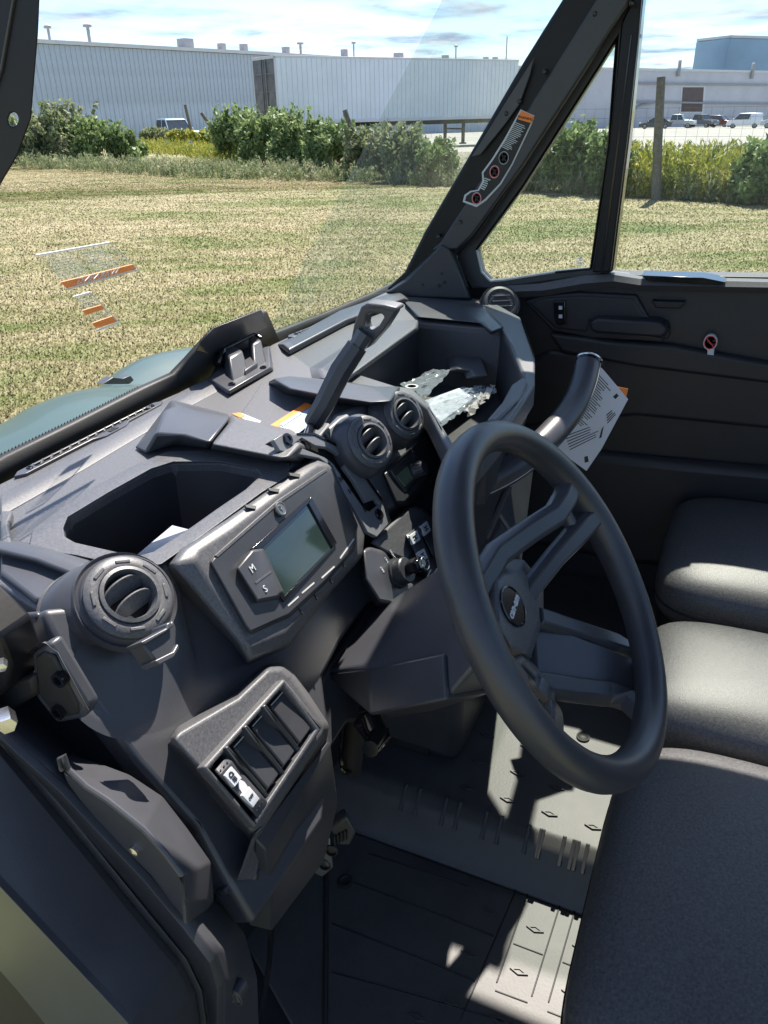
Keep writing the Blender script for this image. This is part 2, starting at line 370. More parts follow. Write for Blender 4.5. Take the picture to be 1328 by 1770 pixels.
# foliage
def leafmat(name, a, b, c):
    m, p = colnode_mat(name, [(.3, a), (.5, b), (.72, c)], 1.6, rough=.55, spec=.3, island=.30)
    t = m.node_tree; o = t.nodes['Material Output']; tl = t.nodes.new('ShaderNodeBsdfTranslucent'); mi = t.nodes.new('ShaderNodeMixShader'); mi.inputs[0].default_value = .38
    src = p.inputs['Base Color'].links[0].from_socket; t.links.new(src, tl.inputs[0]); t.links.new(p.outputs[0], mi.inputs[1]); t.links.new(tl.outputs[0], mi.inputs[2]); t.links.new(mi.outputs[0], o.inputs[0])
    return m
leaf_g = leafmat('leaf_green', (.10, .155, .055), (.18, .255, .095), (.29, .36, .16))
leaf_o = leafmat('leaf_olive', (.13, .17, .07), (.22, .26, .13), (.36, .35, .22))
leaf_y = leafmat('leaf_yellow', (.13, .18, .035), (.27, .29, .05), (.48, .42, .08))
bark = mat('bark', (.10, .075, .05), .9, noise=(8, .4), bump=(30, .5))
wood = mat('grey_wood', (.13, .115, .095), .85, noise=(12, .35), bump=(25, .6))
def leafquads(cen, sz, up=.0, asp=.45):
    n = len(cen); d = rng.normal(size=(n, 3)); d[:, 2] += up; d /= np.linalg.norm(d, axis=1)[:, None]
    e = rng.normal(size=(n, 3)); s = np.cross(d, e); s /= np.linalg.norm(s, axis=1)[:, None]
    sz = (sz*(.6+.8*rng.random(n)))[:, None]
    return np.stack([cen-d*sz, cen+s*sz*asp, cen+d*sz, cen-s*sz*asp], 1).reshape(-1, 3)
def shrub(p, w_, h, m, n, label, lobes=17, leaf=.07, group='shrubs and tall weeds along the fence line', cat='shrub', name='shrub'):
    e = empty(name, p, label, cat, group)
    cs = []
    for i in range(lobes):
        a = rng.random()*6.28; rr = w_*.80*math.sqrt(rng.random()); zc = h*(.22+.6*rng.random())*(1-.35*(rr/w_)**2); cs.append((rr*math.cos(a), rr*math.sin(a), zc, (.20+.20*rng.random())*min(w_, h)))
    cs = np.array(cs); idx = rng.integers(0, lobes, n); d = rng.normal(size=(n, 3)); d /= np.linalg.norm(d, axis=1)[:, None]
    c = cs[idx, :3]+d*cs[idx, 3:4]*(rng.random((n, 1))**.7)*np.array([1, 1, 1.15])
    # loose shoots standing out of the top
    ns = 46; sh = []
    for i in range(ns):
        a = rng.random()*6.28; rr = w_*.8*rng.random(); b = np.array([rr*math.cos(a), rr*math.sin(a), h*.45]); t = np.array([rng.normal()*.12*h, rng.normal()*.12*h, h*(.30+.42*rng.random())])
        q = rng.random((n//60, 1)); sh.append(b+t*q+rng.normal(size=(n//60, 3))*.05)
    c = np.concatenate([c]+sh); c[:, 2] = np.maximum(c[:, 2], .03)
    c = c+np.array(p)
    o = tri_mesh('foliage', leafquads(c, leaf, .5), m, 4); link(o, e, Vector(p)); o.data.transform(Matrix.Translation(-Vector(p)))
    stems = []
    for i in range(7):
        a = i*.9+rng.random(); b = Vector(p)+Vector((math.cos(a)*w_*.12, math.sin(a)*w_*.12, -.02)); t = Vector(p)+Vector((math.cos(a)*w_*.55, math.sin(a)*w_*.55, h*(.6+.3*rng.random())))
        stems.append(tube('stem', [b, b.lerp(t, .5)+Vector((0, 0, .08)), t], [.016, .011, .004], bark, e, n=6))
    return e
def ht(u, v, p):
    d = ray(u, v); return 1.7+d.z*(math.hypot(p.x, p.y)/math.hypot(d.x, d.y))
shr = [ # u, base v, top v, half width px, material, label
 (-10, 290, 200, 60, leaf_g, 'dense green shrub half hidden by the black pillar at the left edge'),
 (62, 291, 205, 48, leaf_o, 'olive shrub just right of the black pillar, fading into its neighbour'),
 (112, 290, 180, 56, leaf_o, 'tallest pale olive shrub of the left clump, in front of the corrugated wall'),
 (172, 289, 207, 55, leaf_g, 'rounded green shrub right of the tallest one in the left clump'),
 (222, 287, 228, 34, leaf_g, 'low green shrub closing the right end of the left clump'),
 (272, 262, 222, 26, leaf_o, 'small olive shrub in front of the far parked pickup'),
 (320, 262, 226, 26, leaf_y, 'small yellowish shrub between two leaning fence posts'),
 (362, 264, 228, 26, leaf_y, 'small yellow green shrub at the foot of the most leaning post'),
 (412, 285, 188, 46, leaf_g, 'bushy green shrub in front of the rear doors of the trailer'),
 (462, 290, 196, 46, leaf_g, 'green shrub below the rear corner of the trailer'),
 (512, 298, 194, 46, leaf_g, 'green shrub left of the middle under the trailer side'),
 (572, 304, 208, 44, leaf_g, 'dark green shrub in front of the trailer side beside the slanted post'),
 (640, 310, 222, 44, leaf_o, 'olive shrub right of the slanted post'),
 (700, 316, 220, 48, leaf_o, 'pale shrub in front of the trailer landing gear'),
 (756, 320, 246, 34, leaf_g, 'small green shrub at the right end of the windshield view'),
 (880, 326, 236, 36, leaf_g, 'shrub mostly hidden behind the windshield pillar'),
 (928, 330, 228, 40, leaf_g, 'green shrub at the left of the triangular quarter window'),
 (985, 334, 214, 46, leaf_g, 'tall green shrub in the middle of the quarter window'),
 (1050, 340, 230, 40, leaf_g, 'green shrub behind the slim window post'),
 (1318, 356, 248, 48, leaf_g, 'broad leaved green bush at the right edge of the side window'),
 (1390, 358, 250, 50, leaf_g, 'green bush continuing past the right edge of the side window')]
for u, vb, vt, hw, m, lab in shr:
    p = gpt(u, vb); p.z = 0; h = ht(u, vt, p); dist = p.length; ww = hw/1480*dist
    p = p+Vector((p.x, p.y, 0)).normalized()*ww*.8
    shrub(tuple(p), ww*1.15, h*.93, m, int(3300*(hw/46)), lab, leaf=.05+.0012*dist)
# tall yellow green weeds in rows (uncountable stalks)
def weeds(name, us, vbs, hts, n, m, label, spread=1.6, sz=.055):
    c = []
    for i in range(n):
        s = rng.random(); u = us[0]+(us[1]-us[0])*s; vb = vbs[0]+(vbs[1]-vbs[0])*s; p = gpt(u, vb); dist = math.hypot(p.x, p.y)
        k = 1+spread*rng.random()/dist*2; x, y = p.x*k, p.y*k; h = hts[0]+(hts[1]-hts[0])*rng.random()**1.6; lx, ly = rng.normal(size=2)*.10*h
        q = rng.random(int(16+14*h)); q.sort(); c.append(np.stack([x+lx*q+rng.normal(size=len(q))*.03, y+ly*q+rng.normal(size=len(q))*.03, .02+h*q], 1))
    c = np.concatenate(c); o = tri_mesh(name, leafquads(c, sz, 1.6, .22), m, 4); link(o, None, Vector((0, 0, 0))); tag(o, label, 'weeds', kind='stuff')
weeds('goldenrod_weeds', (1058, 1290), (340, 352), (.25, .98), 1150, leaf_y, 'bright yellow green weeds standing in a band below the side window lot', sz=.075)
weeds('tall_grass', (880, 1330), (330, 356), (.2, .6), 900, leaf_o, 'olive grass stalks mixed in at the foot of the right hand weeds', spread=1.0)
weeds('tall_grass', (240, 430), (276, 288), (.2, .6), 900, leaf_y, 'yellowish grass stalks between the left clump and the trailer shrubs', spread=4)
weeds('tall_grass', (-60, 800), (292, 324), (.15, .5), 1500, leaf_o, 'fringe of uncut grass along the foot of the shrubs ahead', spread=1.2)

# posts
def post(p, top, r, label, name='fence_post'):
    p = Vector(p); top = Vector(top); o = tube(name, [p, p.lerp(top, .5)+Vector((.01, .01, 0)), top], [r*1.1, r, r*.92], wood, None, n=9)
    tag(o, label, 'post', 'wooden fence posts'); return o
for (u0, v0, u1, v1, r, extra, lab) in [
 (238, 236, 236, 183, .11, 0, 'short upright post left of the pile of dark planks'),
 (256, 228, 252, 190, .10, 0, 'short post beside the dark planks in front of the far pickup'),
 (336, 256, 320, 181, .11, 0, 'tall slightly leaning post right of the far pickup'),
 (388, 262, 348, 195, .11, 0, 'strongly leaning post between the pickup and the trailer'),
 (428, 262, 425, 182, .09, 0, 'upright post rising before the trailer rear doors'),
 (500, 262, 488, 190, .08, 0, 'thin leaning post below the trailer rear corner'),
 (638, 308, 596, 190, .07, 0, 'long slanted post among the shrubs below the trailer side'),
 (1134, 345, 1143, 133, .085, 0, 'thick tall grey post in the side window weeds')]:
    b = gpt(u0, v0); b.z = 0; d = ray(u1, v1); k = math.hypot(b.x, b.y)/math.hypot(d.x, d.y); t = CAM+d*k
    post(b, t, r, lab)
pl = empty('plank_pile', gpt(236, 246), 'pile of dark weathered planks leaning together by a fence post', 'planks')
for i, (u0, v0, u1, v1) in enumerate([(214, 226, 236, 208), (216, 230, 240, 214), (262, 224, 258, 194), (268, 224, 270, 194), (275, 226, 262, 196)]):
    b = gpt(236, 246); k = math.hypot(b.x, b.y); A = CAM+ray(u0, v0)*(k/math.hypot(*ray(u0, v0)[:2])); B = CAM+ray(u1, v1)*(k/math.hypot(*ray(u1, v1)[:2]))
    A.z = max(A.z, .05); box('plank', (A+B)/2, (B-A)/2, Vector((.01, -.10, 0)), Vector((.02, .01, 0)), bark, pl)
# wire fence at right
wf = empty('wire_fence', (18.2, 2.5, 0), 'thin wire mesh fence running through the weeds beside the tall grey post', 'fence')
b0 = gpt(1134, 340); wires = []
A = Vector((b0.x+.1, b0.y, 0)); Dn = Vector((.06, -1, 0)).normalized()
fv = []; ff = []
def thin(p, q, r):
    b = len(fv); s = Vector((0, r, 0)) if abs((q-p).z) > .5 else Vector((0, 0, r)); fv.extend([p-s, p+s, q+s, q-s]); ff.append([b, b+1, b+2, b+3])
wirem = mat('wire', (.16, .15, .14), .5, .6, noise=(20, .3))
for k in range(9):
    z = .25+k*.17; thin(A+Dn*-3+Vector((0, 0, z)), A+Dn*12+Vector((0, 0, z)), .0022)
for k in range(75): q = A+Dn*(-3+.2*k); thin(q+Vector((0, 0, .2)), q+Vector((0, 0, 1.62)), .002)
o = mesh('wire_mesh', fv, ff, wirem, wf, smooth=False); o['kind'] = 'stuff'

# ---------------- buildings
siding = mat('blue_grey_siding', (.42, .48, .55), .5, .1, noise=(.30, .2))
whitewall = mat('white_block_wall', (.50, .49, .53), .8, noise=(.25, .10), bump=(3, .3))
trim = mat('pale_trim', (.55, .56, .58), .5, noise=(1, .08))
roofm = mat('roof_grey', (.3, .3, .31), .7, noise=(.5, .1))
rust = mat('rusty_door', (.075, .04, .04), .7, noise=(1.2, .4))
bluem = mat('far_blue_siding', (.26, .38, .50), .6, noise=(.1, .10))
def wall_run(P, Q, H, thick=12):
    P, Q = Vector(P), Vector(Q); d = (Q-P); d.z = 0; L_ = d.length; d.normalize(); nrm = Vector((d.y, -d.x, 0))
    if nrm.dot(-P) < 0: nrm = -nrm
    return P, Q, d, nrm, L_
P, Q = Vector((36.0, 57.7, 0)), Vector((128, 36.5, 0)); P, Q, d, nrm, L_ = wall_run(P, Q, 6.8)
wh = empty('corrugated_warehouse', (P+Q)/2+Vector((0, 0, gz(80, 47))), 'long blue grey corrugated metal warehouse with a flat roofline of small pipes', 'warehouse')
H = 6.8; zb = -1.8
c = (P+Q)/2-nrm*15
box('wall', c+Vector((0, 0, (H+zb)/2-.1)), d*(L_/2), nrm*15, Vector((0, 0, (H-zb)/2-.12)), siding, wh)
box('roof_edge', c+Vector((0, 0, H+.02)), d*(L_/2+.1), nrm*15.25, Vector((0, 0, .14)), trim, wh)
# one ribbed panel, copied along the wall
npan = 100; pw = L_/npan; vs = []; fs = []; prof = [(0, 0), (.18, 0), (.22, .07), (.30, .07), (.34, 0), (.68, 0), (.72, .07), (.80, .07), (.84, 0), (1, 0)]
for i, (s, o_) in enumerate(prof):
    for z in (zb, H-.15): vs.append(P+d*(s*pw)+nrm*(.04+o_)+Vector((0, 0, z)))
    if i: b = 2*i; fs.append([b-2, b, b+1, b-1])
pan = mesh('wall_panel', vs, fs, siding, wh, smooth=False)
for k in range(1, npan):
    q = pan.copy(); COL.objects.link(q); q.parent = wh; q.location = pan.location+d*(pw*k)
def onwall(u, v, P=P, nrm=nrm): return PL(u, v, P, nrm)
for (u, vt, vb, r) in [(87, 47, 71, .16), (156, 45, 74, .2), (612, 74, 96, .14), (788, 80, 100, .14), (520, 75, 88, .2)]:
    a = onwall(u, vb, P-nrm*1.2); t = onwall(u, vt, P-nrm*1.2); x = tube('vent_pipe', [Vector((a.x, a.y, H-.1)), Vector((a.x, a.y, t.z))], r*.7, roofm, wh, n=8)
    lathe('pipe_cap', Vector((a.x, a.y, t.z)), ZU, [(r*1.9, -.1), (r*1.9, .08), (.01, .25)], roofm, wh, n=8)
for (u, vt, s) in [(320, 69, .55), (383, 77, .3), (421, 78, .3), (494, 83, .3), (595, 87, .3), (689, 93, .45), (770, 97, .35), (840, 100, .3), (856, 100, .3)]:
    a = onwall(u, vt, P-nrm*1.5); box('roof_vent', Vector((a.x, a.y, (a.z+H)/2)), d*s, nrm*s, Vector((0, 0, max(.15, (a.z-H)/2+.1))), roofm, wh)
# right white building
P2 = Vector((127, 36.2, 0)); Q2 = Vector((205, -6, 0)); P2, Q2, d2, n2_, L2 = wall_run(P2, Q2, 6.8)
wb = empty('white_factory', (P2+Q2)/2+Vector((0, 0, -3)), 'long low white factory wall with pipes and a dark loading door behind parked cars', 'factory building')
c = (P2+Q2)/2-n2_*15
box('wall', c+Vector((0, 0, 1.5)), d2*(L2/2), n2_*15, Vector((0, 0, 5.1)), whitewall, wb)
box('roof_edge', c+Vector((0, 0, 6.75)), d2*(L2/2+.1), n2_*15.2, Vector((0, 0, .18)), trim, wb)
def W2(u, v, off=0): return PL(u, v, P2+n2_*off, n2_)
prism('loading_door', [W2(1181, 151, .1), W2(1217, 151, .1), W2(1214, 193, .1), W2(1178, 193, .1)], n2_*-.08, rust, wb)
prism('door_frame', [W2(1178, 148, .05), W2(1220, 148, .05), W2(1217, 196, .05), W2(1175, 196, .05)], n2_*-.04, trim, wb)
for v0, v1 in ((144, 148), (176, 180)):
    tube('wall_pipe', [W2(1085, v0, .3), W2(1400, v1, .3)], .16, roofm, wb, n=8)
tube('wall_pipe', [W2(1095, 190, .3), W2(1110, 181, .3), W2(1130, 178, .3)], .14, roofm, wb, n=8)
for (u, vt, vb) in [(1176, 104, 132), (1303, 109, 136)]:
    x = tube('chimney_pipe', [W2(u-3, vb, .4), W2(u, vt, .4)], .3, roofm, wb, n=8)
tag(tube('lamp_mast', [Vector((100, 29, -1.5)), Vector((100, 29, 1.7+100/1500*105))], [.1, .06], roofm, None, n=8), 'thin mast rising above the warehouse roof left of the windshield pillar', 'mast')
# far blue hall
A1, A2, A3 = toward(1204, 73, 270), toward(1262, 66, 300), toward(1420, 70, 300)
fb = empty('blue_hall', (A2.x, A2.y, gz(A2.x, A2.y)), 'tall pale blue hall rising behind the white factory wall', 'industrial hall')
def down(p, z=-6): return Vector((p.x, p.y, z))
back = Vector((60, 0, 0))
prism('wall', [A1, A2, A3, down(A3), down(A2), down(A1)], back, bluem, fb, bevel=0, smooth=False)
A1b = A1+Vector((-.3, 0, .2)); 
prism('roof_edge', [A1b+Vector((0, 0, .6)), A2+Vector((-.3, 0, .8)), A3+Vector((-.3, 0, .8)), A3+Vector((-.3, 0, .1)), A2+Vector((-.3, 0, .1)), A1b], back, trim, fb, bevel=0, smooth=False)

# ---------------- semi trailer
tr = Vector((.8445, -.5356, 0)).normalized(); tn = Vector((-tr.y, tr.x, 0)); tn = tn if tn.dot(Vector((1, 1, 0))) > 0 else -tn
C0 = Vector((37.95, 22.71, 0)); g0 = -.25
tw = mat('trailer_white', (.62, .68, .72), .45, noise=(.6, .08)); td = mat('trailer_door', (.16, .15, .15), .4, .5, noise=(2.2, .5)); dark = mat('underframe', (.03, .03, .03), .7, noise=(3, .3))
te = empty('semi_trailer', C0+tr*8+tn*1.3+Vector((0, 0, g0)), 'long white box semi trailer parked before the corrugated warehouse', 'trailer')
def tb(name, x0, x1, y0, y1, z0, z1, m, par=te, bev=.01):
    cc = C0+tr*((x0+x1)/2)+tn*((y0+y1)/2)+Vector((0, 0, (z0+z1)/2)); return box(name, cc, tr*((x1-x0)/2), tn*((y1-y0)/2), Vector((0, 0, (z1-z0)/2)), m, par, bev)
bx = tb('box', .05, 16, .0, 2.6, 1.12, 4.08, tw)
tb('top_rail', 0, 16, -.02, 2.62, 4.0, 4.1, trim); tb('bottom_rail', 0, 16, -.03, 2.63, 1.05, 1.22, trim)
for k in range(54):
    if k == 0: s0 = tb('side_post', .3, .33, -.025, 0, 1.22, 4.0, tw, bev=.004)
    else: q = s0.copy(); COL.objects.link(q); q.parent = te; q.location = s0.location+tr*(.29*k)
for k in range(2):
    dd = tb('door', -.02, .05, .06+1.26*k, 1.27+1.26*k, 1.25, 3.95, td)
    for z in (1.7, 2.5, 3.3): tb('hinge', -.05, -.02, .12+1.26*k, 1.2+1.26*k, z, z+.05, grey_metal, dd)
    tb('lock_rod', -.07, -.03, 1.0+.5*k, 1.04+.5*k, 1.2, 3.98, grey_metal, dd)
for y in (0, 2.52): tb('corner_post', -.04, .06, y, y+.09, 1.1, 4.08, trim)
tb('door_header', -.04, .05, 0, 2.6, 3.96, 4.1, trim)
for k in range(40):
    if k == 0: rl = tb('reflector', .3, .5, -.04, -.03, 1.1, 1.16, white, bev=0)
    else: q = rl.copy(); COL.objects.link(q); q.parent = te; q.location = rl.location+tr*(.4*k)
for x in (2.2, 3.4):
    for y in (.1, 1.9): lathe('wheel', C0+tr*x+tn*(y)+Vector((0, 0, .5+g0)), tn, [(.3, -.02), (.5, 0), (.5, .55), (.3, .57)], dark, te, n=20)
tb('bogie_frame', 1.5, 4.2, .5, 2.1, .6, 1.05, dark); tb('chassis_beam', 1, 15.5, .7, .95, .82, 1.06, dark); tb('chassis_beam', 1, 15.5, 1.7, 1.95, .82, 1.06, dark)
for y in (.35, 2.1): tb('landing_leg', 12.2, 12.36, y, y+.14, g0+.05, 1.05, dark); tb('landing_foot', 12.1, 12.46, y-.05, y+.2, g0-.02, g0+.06, dark)
tb('landing_brace', 12.22, 12.32, .4, 2.2, .5, .58, dark)

# ---------------- cars
def paint(name, c): return mat(name, c, .25, .2, coat=.7, noise=(1.5, .05))
tyre = mat('tyre', (.015, .015, .015), .8, noise=(10, .2)); rim = mat('wheel_rim', (.45, .45, .46), .35, .8, noise=(10, .1)); lampm = mat('lamp_glass', (.7, .7, .72), .15, noise=(10, .1)); tail = mat('tail_lamp', (.4, .02, .02), .2, noise=(10, .1))
def car(kind, p, hd, m, label, group='vehicles parked by the factory'):
    p = Vector(p); e = empty({'sedan': 'parked_car', 'suv': 'parked_suv', 'van': 'parked_van', 'pickup': 'pickup_truck'}[kind], p, label, {'sedan': 'car', 'suv': 'suv', 'van': 'van', 'pickup': 'pickup truck'}[kind], group)
    f = Vector((math.cos(hd), math.sin(hd), 0)); s = Vector((-f.y, f.x, 0))
    Lh, Wd = {'sedan': (4.7, 1.8), 'suv': (4.6, 1.85), 'van': (4.6, 1.85), 'pickup': (5.7, 1.95)}[kind]
    prof = {'sedan': [(-2.3, .35), (-2.32, .85), (-1.9, .98), (1.0, .95), (2.2, .72), (2.35, .5), (2.3, .3)],
            'suv': [(-2.25, .38), (-2.3, 1.0), (-2.2, 1.08), (1.1, 1.05), (2.1, .92), (2.3, .6), (2.25, .35)],
            'van': [(-2.28, .38), (-2.3, 1.1), (-2.25, 1.15), (1.35, 1.1), (2.15, .92), (2.3, .6), (2.25, .35)],
            'pickup': [(-2.8, .55), (-2.85, 1.12), (-.6, 1.14), (1.1, 1.16), (2.7, 1.08), (2.85, .75), (2.8, .5)]}[kind]
    cab = {'sedan': (-1.75, -1.0, .35, 1.15, .95, 1.42), 'suv': (-2.25, -2.0, .5, 1.2, 1.05, 1.68), 'van': (-2.25, -2.15, .75, 1.45, 1.1, 1.83), 'pickup': (-.75, -.6, .75, 1.3, 1.13, 1.85)}[kind]
    hw = Wd/2
    def W(x, y, z): return p+f*x+s*y+Vector((0, 0, z))
    prism('body', [W(x, -hw, z) for x, z in prof], s*Wd, m, e, .07, 3)
    xb, xt, xt2, xf, z0, z1 = cab; k = .80
    loft('cabin_glass', [[W(xb, -hw*.95, z0), W(xf, -hw*.95, z0), W(xf, hw*.95, z0), W(xb, hw*.95, z0)], [W(xt, -hw*k, z1), W(xt2, -hw*k, z1), W(xt2, hw*k, z1), W(xt, hw*k, z1)]], carglass, e, .03)
    loft('roof', [[W(xt-.06, -hw*k-.02, z1-.04), W(xt2+.08, -hw*k-.02, z1-.04), W(xt2+.08, hw*k+.02, z1-.04), W(xt-.06, hw*k+.02, z1-.04)], [W(xt+.05, -hw*k+.06, z1+.06), W(xt2-.1, -hw*k+.06, z1+.06), W(xt2-.1, hw*k-.06, z1+.06), W(xt+.05, hw*k-.06, z1+.06)]], m, e, .02)
    for y in (-1, 1):
        for a, b in ((xb, xt), ((xb+xf)/2-.2, (xt+xt2)/2-.1), (xf, xt2)) if kind != 'pickup' else ((xb, xt), (xf, xt2), (.3, .2)):
            tube('window_pillar', [W(a, y*hw*.955, z0), W(b, y*(hw*k+.01), z1)], .045, m, e, n=6)
        if kind == 'van':
            prism('side_panel', [W(-2.24, y*(hw*.955+.01), z0), W(-.75, y*(hw*.955+.01), z0), W(-.75, y*(hw*k+.015), z1), W(-2.14, y*(hw*k+.015), z1)], s*(-y*.03), m, e, .005)
        box('mirror', W(xf-.1, y*(hw+.1), z0+.08), f*.06, s*.1, Vector((0, 0, .08)), m, e, .02)
        box('headlight', W(Lh/2-.17, y*hw*.72, (z0+.45)/2+.1), f*.1, s*.22, Vector((0, 0, .08)), lampm, e, .02)
        box('tail_light', W(-Lh/2+.02, y*hw*.82, .85), f*.05, s*.12, Vector((0, 0, .14)), tail, e, .02)
    wr = .36 if kind == 'pickup' else .33; wx = Lh/2-.9
    for x in (-wx, wx):
        for y in (-1, 1):
            q = W(x, y*(hw-.09), wr); t_ = lathe('wheel', q, s*y, [(wr*.6, -.1), (wr, -.08), (wr, .08), (wr*.66, .11)], tyre, e, n=18)
            lathe('rim', q+s*y*.1, s*y, [(wr*.64, 0), (wr*.55, .02), (.05, .0), (.04, .03), (.001, .03)], rim, t_, n=14)
    box('number_plate', W(Lh/2+.02, 0, .5), f*.01, s*.25, Vector((0, 0, .06)), white, e, .004)
    return e
cp = {k: paint('paint_'+k, c) for k, c in {'silver': (.45, .48, .5), 'white': (.75, .76, .78), 'black': (.02, .025, .025), 'grey': (.10, .11, .12), 'red': (.16, .015, .02), 'bluish': (.35, .45, .52)}.items()}
H1 = math.radians
for kind, u, v, hd, m, lab in [
 ('suv', 1002, 221, 100, 'bluish', 'pale blue grey suv seen through the quarter window, left of the white one'),
 ('suv', 1040, 221, 80, 'white', 'white suv seen through the quarter window, beside the slim post'),
 ('sedan', 1092, 220, 60, 'white', 'white car cut off by the slim window post'),
 ('sedan', 1132, 223, 95, 'black', 'low black sedan parked behind the tall grey fence post'),
 ('pickup', 1168, 222, 262, 'silver', 'silver pickup parked right of the black sedan'),
 ('pickup', 1209, 221, 235, 'grey', 'dark grey pickup parked in front of the loading door'),
 ('suv', 1241, 220, 250, 'red', 'dark red suv squeezed between pickup and white van'),
 ('van', 1285, 222, 88, 'white', 'white small delivery van with dark side windows'),
 ('van', 1345, 222, 88, 'silver', 'silver van cut by the right edge of the window')]:
    p = gpt(u, v); p.z += .03; car(kind, p, H1(hd), cp[m], lab)
p = toward(297, 226, 66); p.z = gz(p.x, p.y)+.03
car('pickup', p, H1(245), cp['bluish'], 'pale blue pickup parked by the corrugated warehouse, seen from the front')
# ================================================================== THE VEHICLE
V = empty('utility_vehicle', (0.95, 0.2, 0), 'teal side-by-side utility vehicle with black cab interior, seen through its open driver door', 'utility vehicle')
def dpt(f, pts, *a): return [f(u, v, *a) for u, v in pts]
NX = Vector((-1, 0, 0))
# ---- hood outside the windshield
def strip_surface(name, rows, m, parent, thick=Vector((0, 0, -.03)), k=6):
    rr = [spline(r, k) for r in rows]; n = min(len(r) for r in rr); rr = [r[:n] for r in rr]
    cols = []
    for i in range(n): cols.append(spline([r[i] for r in rr], 5))
    n2_ = len(cols[0]); vs = [p for c in cols for p in c]; fs = []
    for i in range(n-1):
        for j in range(n2_-1): a = i*n2_+j; fs.append([a, a+1, a+n2_+1, a+n2_])
    o = mesh(name, vs, fs, m, parent); s = o.modifiers.new('thick', 'SOLIDIFY'); s.thickness = .008; return o
hood = strip_surface('hood', [
  dpt(YP, [(-260, 960), (-20, 850), (130, 790), (300, 720), (420, 660)], .86),
  dpt(YP, [(-260, 840), (-30, 770), (110, 722), (230, 690), (380, 655)], 1.0),
  dpt(YP, [(-260, 790), (-30, 745), (60, 700), (150, 672), (260, 664), (330, 670)], 1.18)[:5],
  dpt(YP, [(-260, 830), (-60, 790), (40, 740), (140, 700), (260, 680)], 1.34)], teal, V)
fend = strip_surface('fender', [
  dpt(YP, [(150, 720), (220, 690), (300, 690), (380, 670), (470, 620)], 1.20),
  dpt(YP, [(168, 672), (205, 642), (262, 616), (345, 600), (430, 592)], 1.42),
  dpt(YP, [(160, 690), (205, 652), (270, 628), (345, 616), (430, 606)], 1.62)], teal, V)
for i, q in enumerate([[(178, 664), (196, 652), (212, 654), (222, 664)], [(212, 655), (226, 649), (232, 657), (224, 664)]]):
    prism('hood_vent', dpt(YP, q, 1.175), Vector((0, .02, 0)), plastic_s, V, .001)

# ---- body tub: floor, tunnel, firewall, rear wall, roof
ff = [(.30, -.75), (.30, .62), (1.70, .62), (1.70, -.75)]
prism('floor_pan', [Vector((x, y, .592)) for x, y in ff], Vector((0, 0, -.05)), rubber, V, 0)
floor = prism('floor_mat', [Vector((x, y, .6)) for x, y in [(.472, -.7), (.472, .34), (.60, .55), (.812, .55), (.812, -.7)]], Vector((0, 0, -.006)), matfloor, V, .003)
tun = loft('tunnel', [[Vector((.812, y, .60)), Vector((.822, y, .612)), Vector((.852, y, .668)), Vector((.872, y, .680)), Vector((1.70, y, .680)), Vector((1.70, y, .56)), Vector((.812, y, .56))] for y in (-.7, .6)], matfloor, V, .006, seg=3)
# seams and tread marks on the floor mat
def bead(p, q, wd, hgt, name, m, par, nrm=ZU):
    d = (q-p).normalized(); s = d.cross(nrm).normalized()*wd; return prism(name, [p-s+nrm*hgt, p+s+nrm*hgt, q+s+nrm*hgt, q-s+nrm*hgt], nrm*-(hgt+.001), m, par, .0006, 1)
zf = .6
for q in [((330, 790), (800, 980)), ((330, 950), (920, 1119)), ((400, 655), (860, 832)), ((450, 560), (780, 670)), ((925, 856), (1022, 893)), ((865, 1010), (972, 1050)), ((1036, 1078), (1104, 1105)), ((1086, 917), (1142, 938)),
          ((985, 655), (870, 985)), ((950, 640), (750, 1110)), ((1090, 690), (985, 1030)), ((1140, 700), (1040, 1050))]:
    a, b = [ZP(400+x*.5271, 1180+y*.5271, zf) for x, y in q]; bead(a, b, .0011, .0012, 'mat_seam', rubber, floor)
dm = None
def diamond(p, n, lx, ly, par):
    global dm
    if dm is None:
        vs = []; fs = []
        for k, (s, h) in enumerate([(1.0, 0), (1.0, .0022), (.62, .0022), (.62, .0008)]):
            for a, b in [(1, 0), (0, 1), (-1, 0), (0, -1)]: vs.append((.005*a*s, .0135*b*s, h))
        for k in range(3):
            for i in range(4): fs.append([4*k+i, 4*k+(i+1) % 4, 4*k+4+(i+1) % 4, 4*k+4+i])
        fs.append([12, 13, 14, 15]); me = bpy.data.meshes.new('tread_diamond'); me.from_pydata(vs, [], fs); me.materials.append(matfloor); dm = me
    o = bpy.data.objects.new('tread_diamond', dm); link(o, par, p); return o
for u, v in [(842, 1272), (827, 1317), (895, 1337), (808, 1362), (878, 1383), (950, 1407), (1025, 1430), (962, 1362), (912, 1292), (1000, 1300)]: diamond(ZP(u, v, .6805), 0, 0, 0, tun)
for u, v in [(846, 1577), (812, 1650), (776, 1732), (925, 1607), (897, 1680), (865, 1765), (987, 1718), (1005, 1640), (720, 1760)]: diamond(ZP(u, v, .6), 0, 0, 0, floor)
for u, v in [(698, 1378), (722, 1386), (770, 1397), (793, 1406), (840, 1420), (865, 1428), (913, 1442), (937, 1450), (990, 1470), (1013, 1478), (1035, 1245), (1055, 1252), (1000, 1240)]:
    y = ZP(u, v, .67).y; prism('tread_rib', [Vector((.838, y-.0032, .655)), Vector((.838, y+.0032, .655)), Vector((.872, y+.003, .6855)), Vector((.872, y-.003, .6855))], Vector((.012, 0, -.012)), matfloor, tun, .001)
for u, v, z in [(597, 1525, .6), (1008, 1275, .68), (720, 1560, .6)][:2]:
    lathe('mat_button', ZP(u, v, z), ZU, [(.012, 0), (.012, .003), (.009, .004), (.006, .002), (.0001, .002)], rubber, floor, n=18)
